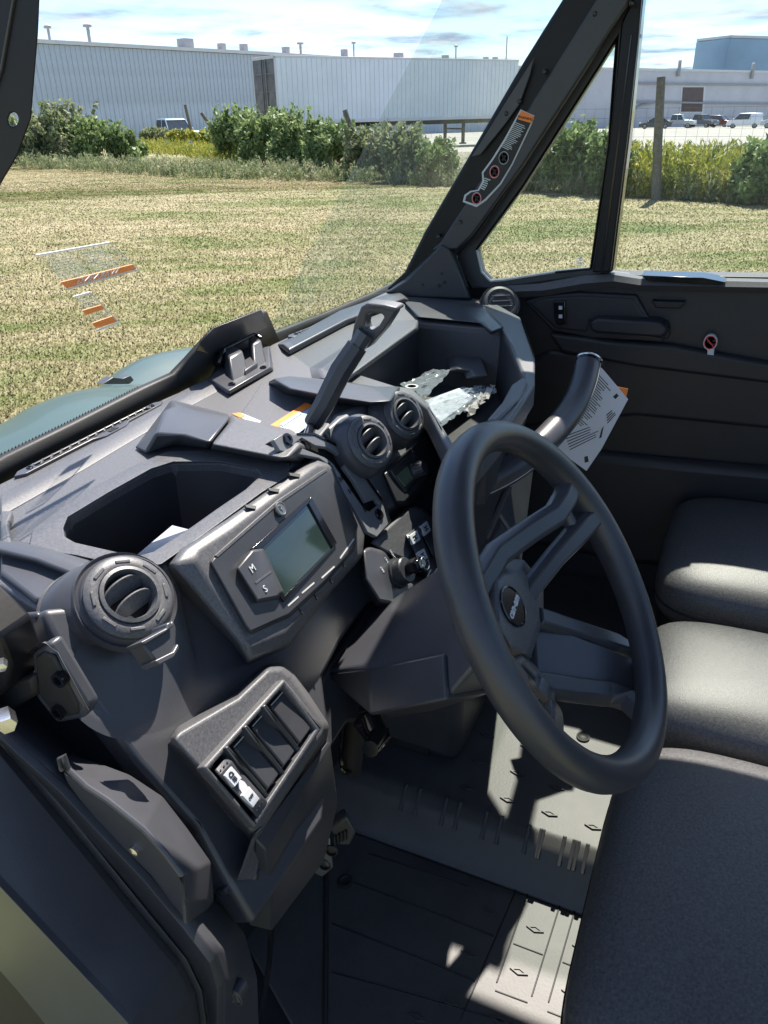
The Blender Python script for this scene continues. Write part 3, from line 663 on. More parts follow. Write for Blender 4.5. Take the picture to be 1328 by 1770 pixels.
# firewall and lower tub sides (dark bulk seen behind the dash)
abox('firewall', .30, 1.70, .60, .64, .55, 1.30, rubber, V)
abox('toe_board', .47, 1.70, .50, .60, .56, .80, rubber, V, .02)
abox('tub_side', 1.665, 1.71, -.75, .64, .50, 1.10, plastic_d, V)
abox('rear_wall', .28, 1.70, -.74, -.70, .55, 1.30, plastic_d, V)
roof = abox('roof', .24, 1.69, -.78, .36, 2.10, 2.15, plastic_d, V, .01)
for x in (.26, 1.64): abox('rear_pillar', x, x+.05, -.77, -.71, .9, 2.11, steel, V, .008)
abox('rear_window', .31, 1.66, -.735, -.73, 1.30, 1.93, sglass, V, 0)

# ---- seats
def cushion(name, x0, x1, y0, y1, z0, z1, m, par, e=.34, crown=.014):
    cx, cy, cz = (x0+x1)/2, (y0+y1)/2, (z0+z1)/2; a, b, c = (x1-x0)/2, (y1-y0)/2, (z1-z0)/2; rings = []
    sg = lambda v, p: math.copysign(abs(v)**p, v)
    nv, nu = 28, 56; vs = []; fs = []
    for i in range(nv+1):
        th = -math.pi/2+math.pi*i/nv
        for j in range(nu):
            ph = 2*math.pi*j/nu; X = sg(math.cos(th), e*1.4)*sg(math.cos(ph), e); Y = sg(math.cos(th), e*1.4)*sg(math.sin(ph), e); Z = sg(math.sin(th), e*1.6)
            z = c*Z+(crown*(1-X*X)*(1-.4*Y*Y) if Z > 0 else 0)
            vs.append((cx+a*X, cy+b*Y, cz+z))
    for i in range(nv):
        for j in range(nu): q = i*nu+j; r = i*nu+(j+1) % nu; fs.append([q, r, r+nu, q+nu])
    o = mesh(name, vs, fs, m, par); o.data.polygons.foreach_set('use_smooth', [True]*len(o.data.polygons)); return o
seats = []
for x0, x1, ztop, y1, lab in [(.40, .917, .925, .037, 'driver seat cushion, nearest'), (.925, 1.215, .932, .037, 'narrow middle seat cushion in full sun'), (1.235, 1.66, .965, .047, 'passenger seat cushion by the far door')]:
    st = cushion('seat_cushion', x0, x1, -.56, y1, ztop-.13, ztop, vinyl, V); st['label'] = lab
    cushion('seat_skirt', x0+.012, x1-.012, -.55, y1-.012, ztop-.17, ztop-.07, rubber, st, crown=0)
    cx_, cy_ = (x0+x1)/2, (-.56+y1)/2; a_, b_ = (x1-x0)/2-.001, (y1+.56)/2-.001; pp_ = []
    for q in range(81):
        t_ = 2*math.pi*q/80; c_, s_ = math.cos(t_), math.sin(t_); pp_.append(Vector((cx_+a_*math.copysign(abs(c_)**.34, c_), cy_+b_*math.copysign(abs(s_)**.34, s_), ztop-.072)))
    tube('piping', pp_, .0028, rubber, st, n=6)
    seats.append(st)
abox('seat_base', .42, 1.64, -.6, -.05, .66, .80, plastic_d, V, .02)
abox('seat_base_leg', .84, 1.62, -.5, -.10, .60, .70, plastic_d, V, .02)
for x0, x1 in ((.40, .917), (.925, 1.215), (1.235, 1.66)): cushion('backrest', x0, x1, -.70, -.54, .92, 1.42, vinyl, V, crown=0)

# ---- passenger side: door, sill, windows, pillar
DX = 1.66
def D(pts, off=0): return [XP(u, v, DX-off) for u, v in pts]
door = prism('door_panel', D([(800, 470), (845, 492), (1010, 478), (1060, 474), (1500, 482), (1500, 1500), (940, 1500), (880, 900), (840, 640)]), Vector((.05, 0, 0)), door_p, V, .004)
def dplate(name, pts, off, m=door_p, par=door, bev=.004, inset=0, th=None):
    return prism(name, D(pts, off), Vector((th or off+.01, 0, 0)), m, par, bev, 3)
# sill / belt rail with lit upper faces
loft('belt_rail', [D([(842, 486), (935, 480), (1014, 466), (1060, 468), (1110, 474), (1500, 482)], -.02), D([(850, 496), (935, 490), (1012, 476), (1056, 474), (1105, 482), (1500, 492)], .035), D([(862, 505), (940, 502), (1010, 490), (1060, 486), (1108, 493), (1500, 500)], .045), D([(865, 515), (940, 512), (1010, 500), (1060, 496), (1108, 503), (1500, 510)], .02)], plastic, door, closed=False, caps=False)
dplate('belt_slot', [(1108, 476), (1215, 480), (1255, 488), (1245, 493), (1120, 486)], .047, gloss, bev=.001)
dplate('upper_recess_frame', [(905, 520), (940, 510), (1000, 505), (1100, 510), (1128, 560), (1158, 562), (1158, 583), (1140, 592), (1020, 585), (955, 572)], .012, door_p, th=.02)
dplate('recess_floor', [(913, 524), (942, 514), (1000, 510), (1095, 514), (1118, 552), (1020, 556), (1016, 575), (960, 570)], .014, door_p, bev=.006)
hnd = dplate('grab_grip', [(1020, 556), (1033, 550), (1140, 556), (1152, 566), (1154, 576), (1143, 584), (1030, 576), (1020, 570)], .045, door_p, bev=.008)
dplate('grip_collar', [(1128, 556), (1152, 560), (1156, 570), (1148, 586), (1132, 584)], .036, rubber, bev=.004)
sw = dplate('window_switch', [(956, 521), (977, 520), (979, 560), (962, 563), (958, 548)], .022, gloss, bev=.002)
for vv in (532, 547): dplate('switch_icon', [(966, vv-3), (972, vv-3), (972, vv+3), (966, vv+3)], .0235, white, sw, bev=0)
dplate('lock_slider', [(1126, 520), (1186, 522), (1176, 534), (1134, 533)], .018, rubber, bev=.003)
dplate('armrest_crease', [(948, 577), (1060, 590), (1160, 597), (1328, 628), (1500, 652), (1500, 700), (1328, 664), (1100, 635), (970, 610)], .022, door_p, bev=.008)
dplate('lower_pocket', [(880, 640), (950, 605), (1500, 668), (1500, 760), (1100, 720), (900, 740)], .010, door_p, bev=.01)
dplate('lower_ledge', [(880, 770), (1140, 796), (1500, 828), (1500, 1000), (1100, 980), (900, 940)], .03, door_p, bev=.02)
# no-passenger pictogram on the door
lc = XP(1228, 592, DX-.0225); ly = Vector((0, -.12, .99)).normalized()
stk = lathe('warning_sticker', lc, NX, [(.0155, -.012), (.0155, .0004), (.0001, .0004)], white, door, n=28, sx=.82)
lathe('sticker_ring', lc+NX*.0005, NX, [(.0138, 0), (.0138, .0003), (.0118, .0003), (.0118, 0)], red, stk, n=28, sx=.82)
strokes('pictogram', [[lc+NX*.001+Vector((0, y0, z0)) for y0, z0 in q] for q in ([(.007, .001), (-.002, -.004), (-.003, -.002), (.006, .004)], [(-.001, -.004), (-.008, -.004), (-.008, -.001), (0, -.001)], [(-.004, .006), (-.008, .006), (-.008, .002), (-.004, .002)])], blackp, stk, NX)
strokes('ring_bar', [[lc+NX*.0016+Vector((0, y0, z0)) for y0, z0 in [(.0085, .0075), (.007, .009), (-.0085, -.0075), (-.007, -.009)]]], red, stk, NX)
dplate('small_label', [(1223, 603), (1234, 604), (1234, 614), (1223, 613)], .0232, white, stk, bev=0)
# quarter window frame: black surround with opening
PX = 1.63
def Pp(pts, off=0): return [XP(u, v, PX-off) for u, v in pts]
quarter_open = [(824, 432), (905, 322), (1066, 68), (1052, 250), (1021, 464), (960, 470), (872, 484), (848, 486), (833, 470)]
qf = holed('quarter_frame', Pp([(790, 440), (905, 262), (1080, 2), (1100, -40), (1112, -40), (1106, 20), (1085, 230), (1056, 472), (1020, 478), (850, 500), (815, 498), (795, 470)]), [Pp(quarter_open)], Vector((.03, 0, 0)), plastic_d, V, .004)
prism('quarter_window', Pp([(815, 434), (905, 312), (1072, 50), (1058, 260), (1030, 470), (872, 492), (840, 492)], -.012), Vector((.004, 0, 0)), sglass, V, 0)
sidew = prism('door_window', [XP(u, v, 1.665) for u, v in [(1112, -150), (1600, -150), (1600, 492), (1050, 488), (1085, 230)]], Vector((.004, 0, 0)), sglass, V, 0)
bar = lambda name, pts, off, th, m, b=.003: prism(name, Pp(pts, off), Vector((th, 0, 0)), m, V, b)
post_ = bar('door_post', [(1074, 40), (1112, -40), (1104, 60), (1084, 240), (1055, 470), (1024, 472), (1054, 250)], .02, .04, steel)
prism('post_seal', Pp([(1090, 60), (1093, 60), (1042, 472), (1038, 472)], .022), Vector((.004, 0, 0)), gloss, post_, .0005)
bar('door_post_edge', [(1100, -40), (1116, -40), (1106, 60), (1088, 240), (1059, 470), (1052, 470), (1082, 240)], .006, .04, gloss)
# thin light seal round the quarter window
for i in range(len(quarter_open)):
    a, b = quarter_open[i], quarter_open[(i+1) % len(quarter_open)]
    tube('window_seal', [XP(*a, PX-.002), XP(*b, PX-.002)], .0022, edge_w if i in (5, 6, 7, 8) else gloss, qf, n=6)
for lbl, cc in (((1002, 452), 5),):
    strokes('glass_mark', lines_between(*[XP(u, v, PX+.011) for u, v in [(996, 445), (1012, 447), (1012, 461), (996, 459)]], rows=5, fill=.5), f_white, qf, NX)
# windshield pillar (A pillar)
pil = prism('windshield_pillar', Pp([(668, 500), (700, 470), (735, 400), (812, 268), (905, 108), (985, -20), (1008, -60), (1120, -60), (1085, 12), (905, 290), (822, 412), (790, 440), (812, 500)], .03), Pp([(668, 500), (700, 470), (735, 400), (812, 268), (905, 108), (985, -20), (1008, -60), (1120, -60), (1085, 12), (905, 290), (822, 412), (790, 440), (812, 500)], -.03), steel, V, .006, 3)
prism('pillar_seam', Pp([(790, 430), (794, 432), (905, 268), (1062, 20), (1090, -40), (1086, -42), (1058, 18), (901, 264)], .0315), Vector((.003, 0, 0)), gloss, pil, .0005)
prism('pillar_cover', Pp([(746, 432), (760, 420), (905, 200), (1030, 0), (1075, -60), (1115, -60), (1084, 8), (905, 284), (815, 408), (790, 432)], .042), Vector((.02, 0, 0)), plastic_d, pil, .004)
prism('pillar_reflector', Pp([(923, 100), (916, 130), (898, 180), (873, 215), (830, 268), (815, 271), (834, 242), (880, 168)], .0425), Vector((.003, 0, 0)), plastic_s, pil, .001)
for u, v in [(941, 124), (875, 196), (758, 408), (796, 384), (1092, 6), (1028, 24), (898, 175)]:
    lathe('pillar_plug', XP(u, v, PX-.043), NX, [(.0042, -.01), (.0042, .0005), (.003, .0015), (.0001, .001)], gloss, pil, n=14)
gs = prism('gusset_plate', Pp([(762, 424), (778, 432), (812, 516), (690, 512), (676, 502), (702, 486)], .050), Pp([(764, 418), (782, 428), (818, 520), (690, 516), (664, 506), (700, 478)], .02), plastic_d, pil, .003)
for u, v, r in [(764, 473, .0035), (731, 492, .003), (769, 488, .0045), (760, 494, .0045)]:
    lathe('gusset_hole', XP(u, v, PX-.0505), NX, [(r, -.004), (r, .0004), (.0001, .0004)], blackp, gs, n=14)
# warning label on the pillar, white outline with orange header and round pictograms
lo = .0435
lab_out = [(900, 189), (924, 200), (921, 211), (886, 285), (866, 319), (840, 347), (824, 358), (800, 349), (803, 337), (813, 330), (826, 328), (834, 313), (833, 298), (850, 275), (872, 240)]
lb = prism('pillar_label', Pp(lab_out, lo), Vector((.002, 0, 0)), white, pil, 0)
sh = lambda pts, k: [(sum(p[0] for p in pts)/len(pts)+(x-sum(p[0] for p in pts)/len(pts))*k, sum(p[1] for p in pts)/len(pts)+(y-sum(p[1] for p in pts)/len(pts))*k) for x, y in pts]
inn = [(901, 192), (921, 202), (918, 212), (884, 284), (864, 317), (838, 344), (824, 354), (804, 347), (806, 339), (815, 332), (828, 330), (837, 314), (836, 299), (853, 276), (875, 241)]
prism('label_field', Pp(inn, lo+.0006), Vector((.001, 0, 0)), blackp, lb, 0)
prism('label_header', Pp([(901, 191), (923, 201), (919, 213), (895, 206)], lo+.0012), Vector((.001, 0, 0)), orange, lb, 0)
a0, a1 = XP(899, 203, PX-lo-.0016), XP(917, 207, PX-lo-.0016)
text('header_text', 'WARNING', (a0+a1)/2+Vector((0, 0, .0008)), a1-a0, ZU, .0062, blackp, lb)
strokes('label_text', lines_between(*[XP(u, v, PX-lo-.001) for u, v in [(891, 210), (911, 218), (886, 264), (866, 254)]], rows=16, fill=.38, jag=.35), f_white, lb, NX)
strokes('label_text', lines_between(*[XP(u, v, PX-lo-.001) for u, v in [(838, 306), (849, 310), (838, 330), (830, 326)]], rows=6, fill=.5, jag=.3), f_white, lb, NX)
for u, v in [(871, 273), (855, 297), (824, 343)]:
    c = XP(u, v, PX-lo-.001); lathe('pictogram_disc', c, NX, [(.0115, 0), (.0115, .0004), (.0001, .0004)], white, lb, n=24, sx=.85)
    lathe('pictogram_ring', c+NX*.0005, NX, [(.0105, 0), (.0105, .0004), (.0088, .0004), (.0088, 0)], red if v > 280 else blackp, lb, n=24, sx=.85)
    strokes('pictogram', [[c+NX*.0008+Vector((0, y*.0011, z*.0011)) for y, z in q] for q in ([(5, 6), (3, 7), (-6, -6), (-4, -7)], [(1, 4), (-4, 4), (-4, 1), (1, 1)], [(3, -1), (0, -1), (0, -5), (3, -5)])], blackp, lb, NX)

# ---- windshield
ws = prism('windshield', [G0+Vector((x, 0, 0))+GUP*h for x, h in [(.30, -.06), (1.80, -.06), (1.78, .78), (.34, .78)]], GN*-.005, wglass, V, 0)
gd = lambda name, pts, m, d=.002, par=ws: prism(name, dpt(GP, pts, d), GN*-.0008, m, par, 0)
# printed stickers, readable from outside, seen from behind
q1 = [(63, 442), (190, 420), (240, 466), (116, 500)]
gd('clear_label', q1, f_clear, .001)
for a, b, wd in [((63, 442), (190, 420), 3), ((190, 420), (240, 466), 1.5), ((240, 466), (116, 500), 2.5)]:
    dxx, dyy = b[0]-a[0], b[1]-a[1]; l_ = math.hypot(dxx, dyy); nx_, ny_ = -dyy/l_*wd/2, dxx/l_*wd/2
    gd('label_border', [(a[0]-nx_, a[1]-ny_), (b[0]-nx_, b[1]-ny_), (b[0]+nx_, b[1]+ny_), (a[0]+nx_, a[1]+ny_)], f_white, .003)
gd('label_header', [(105, 488), (230, 457), (238, 466), (116, 499)], f_orange)
strokes('label_text', lines_between(*[GP(u, v, .002) for u, v in [(78, 446), (186, 428), (222, 458), (102, 484)]], rows=9, fill=.4, cols=2), f_grey, ws, GN)
text('header_text', 'WARNING', GP(170, 478, .0035), GP(118, 490, .003)-GP(226, 464, .003), GUP, .013, f_white, ws)
q2 = [(127, 513), (156, 505), (206, 556), (168, 574)]
gd('clear_label', q2, f_clear, .001)
for a, b, wd in [((127, 514), (156, 506), 3), ((156, 506), (207, 558), 2), ((207, 558), (168, 572), 2.5)]:
    dxx, dyy = b[0]-a[0], b[1]-a[1]; l_ = math.hypot(dxx, dyy); nx_, ny_ = -dyy/l_*wd/2, dxx/l_*wd/2
    gd('label_border', [(a[0]-nx_, a[1]-ny_), (b[0]-nx_, b[1]-ny_), (b[0]+nx_, b[1]+ny_), (a[0]+nx_, a[1]+ny_)], f_white, .003)
gd('label_header', [(142, 537), (176, 527), (182, 534), (149, 545)], f_orange); gd('label_header', [(159, 559), (196, 546), (204, 556), (167, 568)], f_orange)
strokes('label_text', lines_between(*[GP(u, v, .002) for u, v in [(136, 517), (160, 511), (176, 526), (146, 535)]], rows=3, fill=.4), f_grey, ws, GN)
# letters along the lower edge of the glass, mirrored because they face outwards
ex = GP(500, 533, 0)-GP(595, 490, 0)
text('glass_lettering', 'DANGER', GP(552, 514, .002), GP(500, 536, .002)-GP(600, 498, .002), GUP, .032, f_clear, ws)
strokes('glass_mark', lines_between(*[GP(u, v, .002) for u, v in [(676, 446), (690, 450), (690, 472), (676, 470)]], rows=4, fill=.4), f_grey, ws, GN)
# black frit / rubber seal along the foot of the glass
seal_o = [(-160, 885), (0, 786), (120, 728), (240, 668), (293, 644), (318, 618), (345, 588), (368, 566), (452, 534), (468, 574), (560, 540), (640, 506), (700, 478)]
seal_i = [(-160, 935), (0, 840), (120, 776), (250, 712), (330, 672), (350, 668), (372, 660), (388, 652), (466, 622), (478, 600), (560, 560), (640, 524), (700, 498)]
vs = dpt(GP, seal_o, .004)+dpt(GP, seal_i, .02)
n = len(seal_o); m_ = [[i, i+1, n+i+1, n+i] for i in range(n-1)]
sl = mesh('windshield_seal', vs, m_, rubber, V); s = sl.modifiers.new('t', 'SOLIDIFY'); s.thickness = .012
for i in range(0, len(seal_o)-1):            # serrated edge of the rubber
    a, b = GP(*seal_o[i], .003), GP(*seal_o[i+1], .003)
tv = []; tf = []
for i in list(range(0, 3))+[6, 7, 8, 9, 10]:
    if i == 8: continue
    a, b = GP(*seal_o[i], .004), GP(*seal_o[i+1], .004); k = max(2, int((b-a).length/.0052))
    for j in range(k):
        p = a.lerp(b, j/k); q = a.lerp(b, (j+.7)/k); b0_ = len(tv); tv += [p-GUP*.002, q-GUP*.002, p.lerp(q, .5)+GUP*.0035]; tf.append([b0_, b0_+1, b0_+2])
o = mesh('seal_teeth', tv, tf, rubber, sl, smooth=False); o['kind'] = 'stuff'
tube('seal_lip', dpt(GP, [(-160, 915), (0, 818), (130, 755), (290, 680), (330, 655)], .016), .0025, gloss, sl, n=6)
tube('seal_lip', dpt(GP, [(470, 606), (560, 556), (640, 520), (695, 494)], .012), .0025, gloss, sl, n=6)
cap = prism('wiper_cover', dpt(GP, [(345, 592), (370, 566), (452, 535), (470, 580), (466, 598), (385, 636)], .020), dpt(GP, [(330, 622), (362, 572), (452, 534), (470, 578), (468, 606), (375, 650)], .006), plastic_s, V, .003)

# ---- dashboard top with cubby and passenger tray openings
cub = [(110, 912), (118, 893), (190, 850), (262, 810), (300, 798), (380, 798), (442, 810), (452, 821), (425, 846), (375, 880), (330, 912), (265, 954), (235, 962), (130, 938), (112, 928)]
tray = [(600, 640), (722, 556), (866, 568), (880, 590), (906, 652), (850, 735), (806, 792), (791, 776), (744, 702), (708, 674)]
top_out = [(-260, 1010), (-120, 905), (0, 835), (130, 772), (280, 690), (372, 650), (470, 595), (600, 535), (690, 494), (745, 500), (800, 512), (850, 520), (900, 548), (925, 620), (925, 665), (890, 720), (808, 815), (786, 800), (738, 706), (706, 682), (684, 678), (630, 697), (580, 722), (545, 768), (500, 806), (400, 880), (330, 940), (275, 990), (225, 968), (170, 968), (112, 1000), (66, 1052), (0, 1010), (-100, 1040)]
dash = holed('dashboard', dpt(T, top_out), [dpt(T, cub), dpt(T, tray)], Vector((0, 0, -.035)), plastic, V, .004, 3)
# cubby: raised rim, walls and bottom
def rim_band(name, pts, outp, d0, d1, m, par, f=T):
    n = len(pts); A = [f(*p, d0) for p in outp]; B = [f(*p, d1) for p in outp]; C_ = [f(*p, d1) for p in pts]; E_ = [f(*p, d0-.02) for p in pts]
    sh_ = lambda L0, L1, k: [a.lerp(b, k) for a, b in zip(L0, L1)]
    return loft(name, [A, sh_(A, B, 1), C_, E_], m, par, .0015, closed=True, caps=False)
def grow(pts, k, c=None):
    cx_ = sum(p[0] for p in pts)/len(pts); cy_ = sum(p[1] for p in pts)/len(pts)
    return [(cx_+(x-cx_)*k[0], cy_+(y-cy_)*k[1]) for x, y in pts]
cb_rim_o = [(50, 944), (56, 916), (147, 850), (235, 803), (290, 780), (385, 778), (500, 800), (500, 822), (455, 850), (400, 890), (345, 930), (280, 975), (240, 985), (130, 960), (70, 952)]
rim_band('cubby_rim', cub, cb_rim_o, .001, .007, plastic, dash)
bott = [p+Vector((.0, .0, 0)) for p in dpt(T, cub)]
cc = sum(bott, Vector())/len(bott); low = [cc+(p-cc)*.86+Vector((0, 0, -.13)) for p in bott]
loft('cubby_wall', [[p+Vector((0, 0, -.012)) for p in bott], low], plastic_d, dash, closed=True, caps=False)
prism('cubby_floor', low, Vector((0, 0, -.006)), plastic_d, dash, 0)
mid = [T(300, 797, -.012), T(380, 797, -.012)]
# small paper in cubby
pp = prism('folded_paper', [T(236, 960, -.03), T(262, 938, -.02), T(298, 908, -.008), T(326, 915, -.010), T(300, 935, -.02), T(262, 958, -.03)], Vector((.0, .0, -.0015)), paper, None, 0, smooth=False)
tag(pp, 'small white folded paper sticking out of the open dash cubby', 'paper')
# tray: walls + floor
tb_ = dpt(T, tray); cc = sum(tb_, Vector())/len(tb_)
low = [cc+(p-cc)*.93+Vector((0, 0, -.115))+(Vector((.085, .035, 0)) if i_ >= 6 else Vector()) for i_, p in enumerate(tb_)]
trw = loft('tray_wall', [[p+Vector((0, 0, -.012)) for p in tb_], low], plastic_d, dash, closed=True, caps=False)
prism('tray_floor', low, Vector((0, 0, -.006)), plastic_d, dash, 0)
# defroster louvres
def defroster(u0, v0, u1, v1, wpx, n):
    A, B = T(u0, v0, .004), T(u1, v1, .004); d = (B-A); L_ = d.length; d.normalize(); s = ZU.cross(d); wd = wpx
    e = holed('defroster_vent', [A-s*wd, A-d*.012, A+s*wd, A+d*(L_*.55)+s*wd, A+d*(L_*.6)+s*wd, B+s*wd, B+d*.012, B-s*wd, A+d*(L_*.72)-s*wd, A+d*(L_*.66)-s*wd*2.2, A+d*(L_*.50)-s*wd*2.2, A+d*(L_*.44)-s*wd],
              [[A+d*(.02)-s*wd*.6, A+d*(.02)+s*wd*.6, B-d*.02+s*wd*.6, B-d*.02-s*wd*.6]], Vector((0, 0, -.005)), plastic_s, V, .001)
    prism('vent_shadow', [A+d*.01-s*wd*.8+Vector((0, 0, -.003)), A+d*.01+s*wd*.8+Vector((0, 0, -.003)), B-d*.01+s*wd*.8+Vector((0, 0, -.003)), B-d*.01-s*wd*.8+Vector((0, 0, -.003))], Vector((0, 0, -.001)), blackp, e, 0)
    for k in range(n):
        c = A+d*(L_*(k+1)/(n+1)); box('vent_blade', c+Vector((0, 0, -.0005)), d*.0012+s*.000, s*wd*.62+d*.006, Vector((0, 0, .002)), plastic, e, .0003)
    c = A+d*(L_*.585)-s*wd*1.3; strokes('vent_emblem', [[c+d*a+s*b+Vector((0, 0, .0006)) for a, b in q] for q in ([(-.008, -.003), (-.008, .003), (-.005, .003), (-.005, -.003)], [(-.003, -.003), (-.003, .003), (-.001, .003), (-.001, -.003)], [(.001, -.003), (.001, .003), (.007, .003), (.007, -.003)])], blackp, e, ZU)
    screw('vent_screw', A+d*.012, ZU, .004, e); screw('vent_screw', B-d*.012, ZU, .004, e)
defroster(38, 816, 272, 697, .0072, 15)
defroster(505, 580, 640, 528, .0085, 9)
# folding bracket of the windshield latch
lb_ = prism('latch_bracket', dpt(T, [(364, 655), (396, 676), (468, 634), (464, 602), (440, 598), (380, 634)], .010), dpt(T, [(358, 660), (396, 684), (474, 640), (468, 598), (440, 592), (372, 634)], .001), plastic_s, V, .002)
def hexa(name, b4, t4, m, par, bev): return loft(name, [b4, t4], m, par, bev)
for (bx4, tx4) in [((( 388, 640), (402, 662), (432, 648), (418, 628)), ((386, 602), (396, 618), (420, 606), (406, 596))), (((430, 628), (440, 642), (462, 628), (452, 612)), ((428, 584), (436, 594), (452, 588), (446, 580)))]:
    hexa('latch_tower', [T(u, v, .008) for u, v in bx4], [T(u, v, .034) for u, v in tx4], plastic_s, lb_, .003)
hexa('latch_web', [T(u, v, .008) for u, v in ((414, 640), (424, 652), (446, 638), (436, 626))], [T(u, v, .017) for u, v in ((414, 626), (424, 640), (446, 626), (436, 614))], plastic_s, lb_, .002)
screw('latch_screw', T(401, 664, .011), ZU, .0055, lb_); screw('latch_screw', T(455, 635, .011), ZU, .0055, lb_)
tube('latch_pin', [T(372, 612, .03), T(440, 578, .04), T(452, 584, .035)], .003, gloss, lb_, n=8)
tube('latch_pin', [T(378, 630, .02), T(386, 604, .036)], .005, gloss, lb_, n=8)

# ---- raised dash mouldings between cubby and console
def slab(name, pts_top, d_top, pts_bot=None, d_bot=0.0, m=plastic, par=dash, bev=.004, seg=3, f=T):
    t_ = [f(*p, d_top) for p in pts_top]
    b_ = [f(*p, d_bot) for p in pts_bot] if pts_bot else [Vector((p.x, p.y, TZ+d_bot)) for p in t_]
    return prism(name, t_, b_, m, par, bev, seg)
slab('dash_arch', [(284, 708), (302, 702), (398, 724), (364, 766), (318, 752), (268, 748)], .030, [(232, 776), (296, 690), (398, 716), (362, 776), (300, 770), (252, 786)], .002, plastic_s)
slab('console_cover', [(402, 726), (500, 752), (520, 768), (500, 790), (486, 792), (366, 768)], .030, [(398, 716), (505, 740), (550, 775), (520, 800), (470, 800), (362, 778)], -.002, plastic)
pan_ = slab('label_panel', [(415, 716), (452, 662), (545, 690), (530, 706), (496, 745), (470, 742)], .004, None, -.005, plastic, bev=.002)
gl_ = prism('dash_warning_label', dpt(T, [(468, 738), (532, 697), (546, 702), (532, 736), (512, 752)], .0055), Vector((0, 0, -.001)), bluep, dash, 0)
prism('label_header', dpt(T, [(466, 736), (528, 696), (540, 700), (476, 741)], .0062), Vector((0, 0, -.0006)), orange, gl_, 0)
prism('label_field', dpt(T, [(484, 733), (518, 712), (522, 714), (489, 736)], .0066), Vector((0, 0, -.0004)), white, gl_, 0)
strokes('label_text', lines_between(*[T(u, v, .0058) for u, v in [(489, 741), (538, 708), (530, 732), (510, 748)]], rows=6, fill=.4, jag=.5), white, gl_, ZU)
l2 = prism('dash_warning_label', dpt(T, [(402, 716), (418, 714), (452, 728), (446, 733)], .006), Vector((0, 0, -.001)), white, dash, 0)
prism('label_header', dpt(T, [(401, 715), (415, 713), (424, 718), (416, 722)], .0068), Vector((0, 0, -.0006)), orange, l2, 0)
slab('tray_crossbar', [(470, 655), (500, 652), (575, 660), (650, 672), (690, 672), (676, 694), (640, 696), (560, 684), (500, 672)], .030, [(462, 660), (500, 650), (575, 656), (650, 668), (694, 668), (680, 704), (640, 706), (560, 696), (490, 682)], .0, plastic_s)
slab('dash_wedge', [(560, 655), (600, 655), (720, 566), (722, 558), (660, 566), (552, 640)], .012, [(540, 660), (600, 662), (724, 572), (724, 552), (660, 556), (535, 636)], 0, plastic)
slab('dash_ridge', [(488, 596), (500, 604), (600, 552), (700, 516), (692, 508), (590, 545)], .012, [(478, 596), (500, 616), (602, 562), (712, 520), (692, 500), (588, 536)], 0, plastic_s)
slab('tray_back_rim', [(700, 524), (760, 522), (836, 534), (868, 566), (850, 574), (830, 558), (724, 548)], .010, [(696, 518), (760, 514), (845, 524), (876, 566), (850, 580), (828, 562), (716, 552)], -.01, plastic_s)
slab('dash_crease', [(0, 878), (150, 792), (320, 690), (372, 664), (368, 656), (318, 682), (148, 782), (0, 866)], .004, [(0, 896), (154, 808), (324, 706), (380, 676), (366, 650), (314, 676), (140, 776), (0, 856)], 0, plastic)
# raised strips toward the left end of the dash
slab('dash_end_pad', [(0, 950), (90, 975), (128, 1000), (70, 1036), (58, 1034), (0, 988)], .006, None, -.002, plastic_s, bev=.003)
slab('dash_end_ridge', [(-20, 935), (70, 950), (152, 975), (120, 992), (60, 968), (-20, 948)], .016, [(-20, 925), (70, 940), (165, 968), (128, 1004), (60, 978), (-20, 960)], 0, plastic_s)
slab('dash_end_lip', [(0, 882), (22, 882), (14, 905), (20, 938), (50, 946), (40, 950), (0, 940)], .010, None, 0, plastic, bev=.003)

# ---- dash face below the top
def Fp(pts, d=0): return dpt(FP, pts, d)
face_pts = [(75, 1052), (200, 1040), (330, 975), (475, 865), (575, 800), (640, 760), (760, 760), (800, 815), (790, 900), (760, 1010), (640, 1040), (590, 1110), (560, 1170), (575, 1290), (560, 1420), (440, 1600), (398, 1532), (340, 1430), (240, 1320), (150, 1200), (85, 1090)]
dfc = prism('dash_face', Fp(face_pts, -.035), FN*-.03, plastic_s, V, .006, 3)
# under-dash bulk
prism('lower_dash', Fp([(398, 1532), (560, 1420), (575, 1290), (600, 1250), (700, 1230), (800, 1180), (900, 1000), (930, 760), (800, 815), (560, 1170)], -.05), [p+Vector((0, .14, -.06)) for p in Fp([(398, 1532), (560, 1420), (575, 1290), (600, 1250), (700, 1230), (800, 1180), (900, 1000), (930, 760), (800, 815), (560, 1170)], -.05)], plastic_d, V, .004)
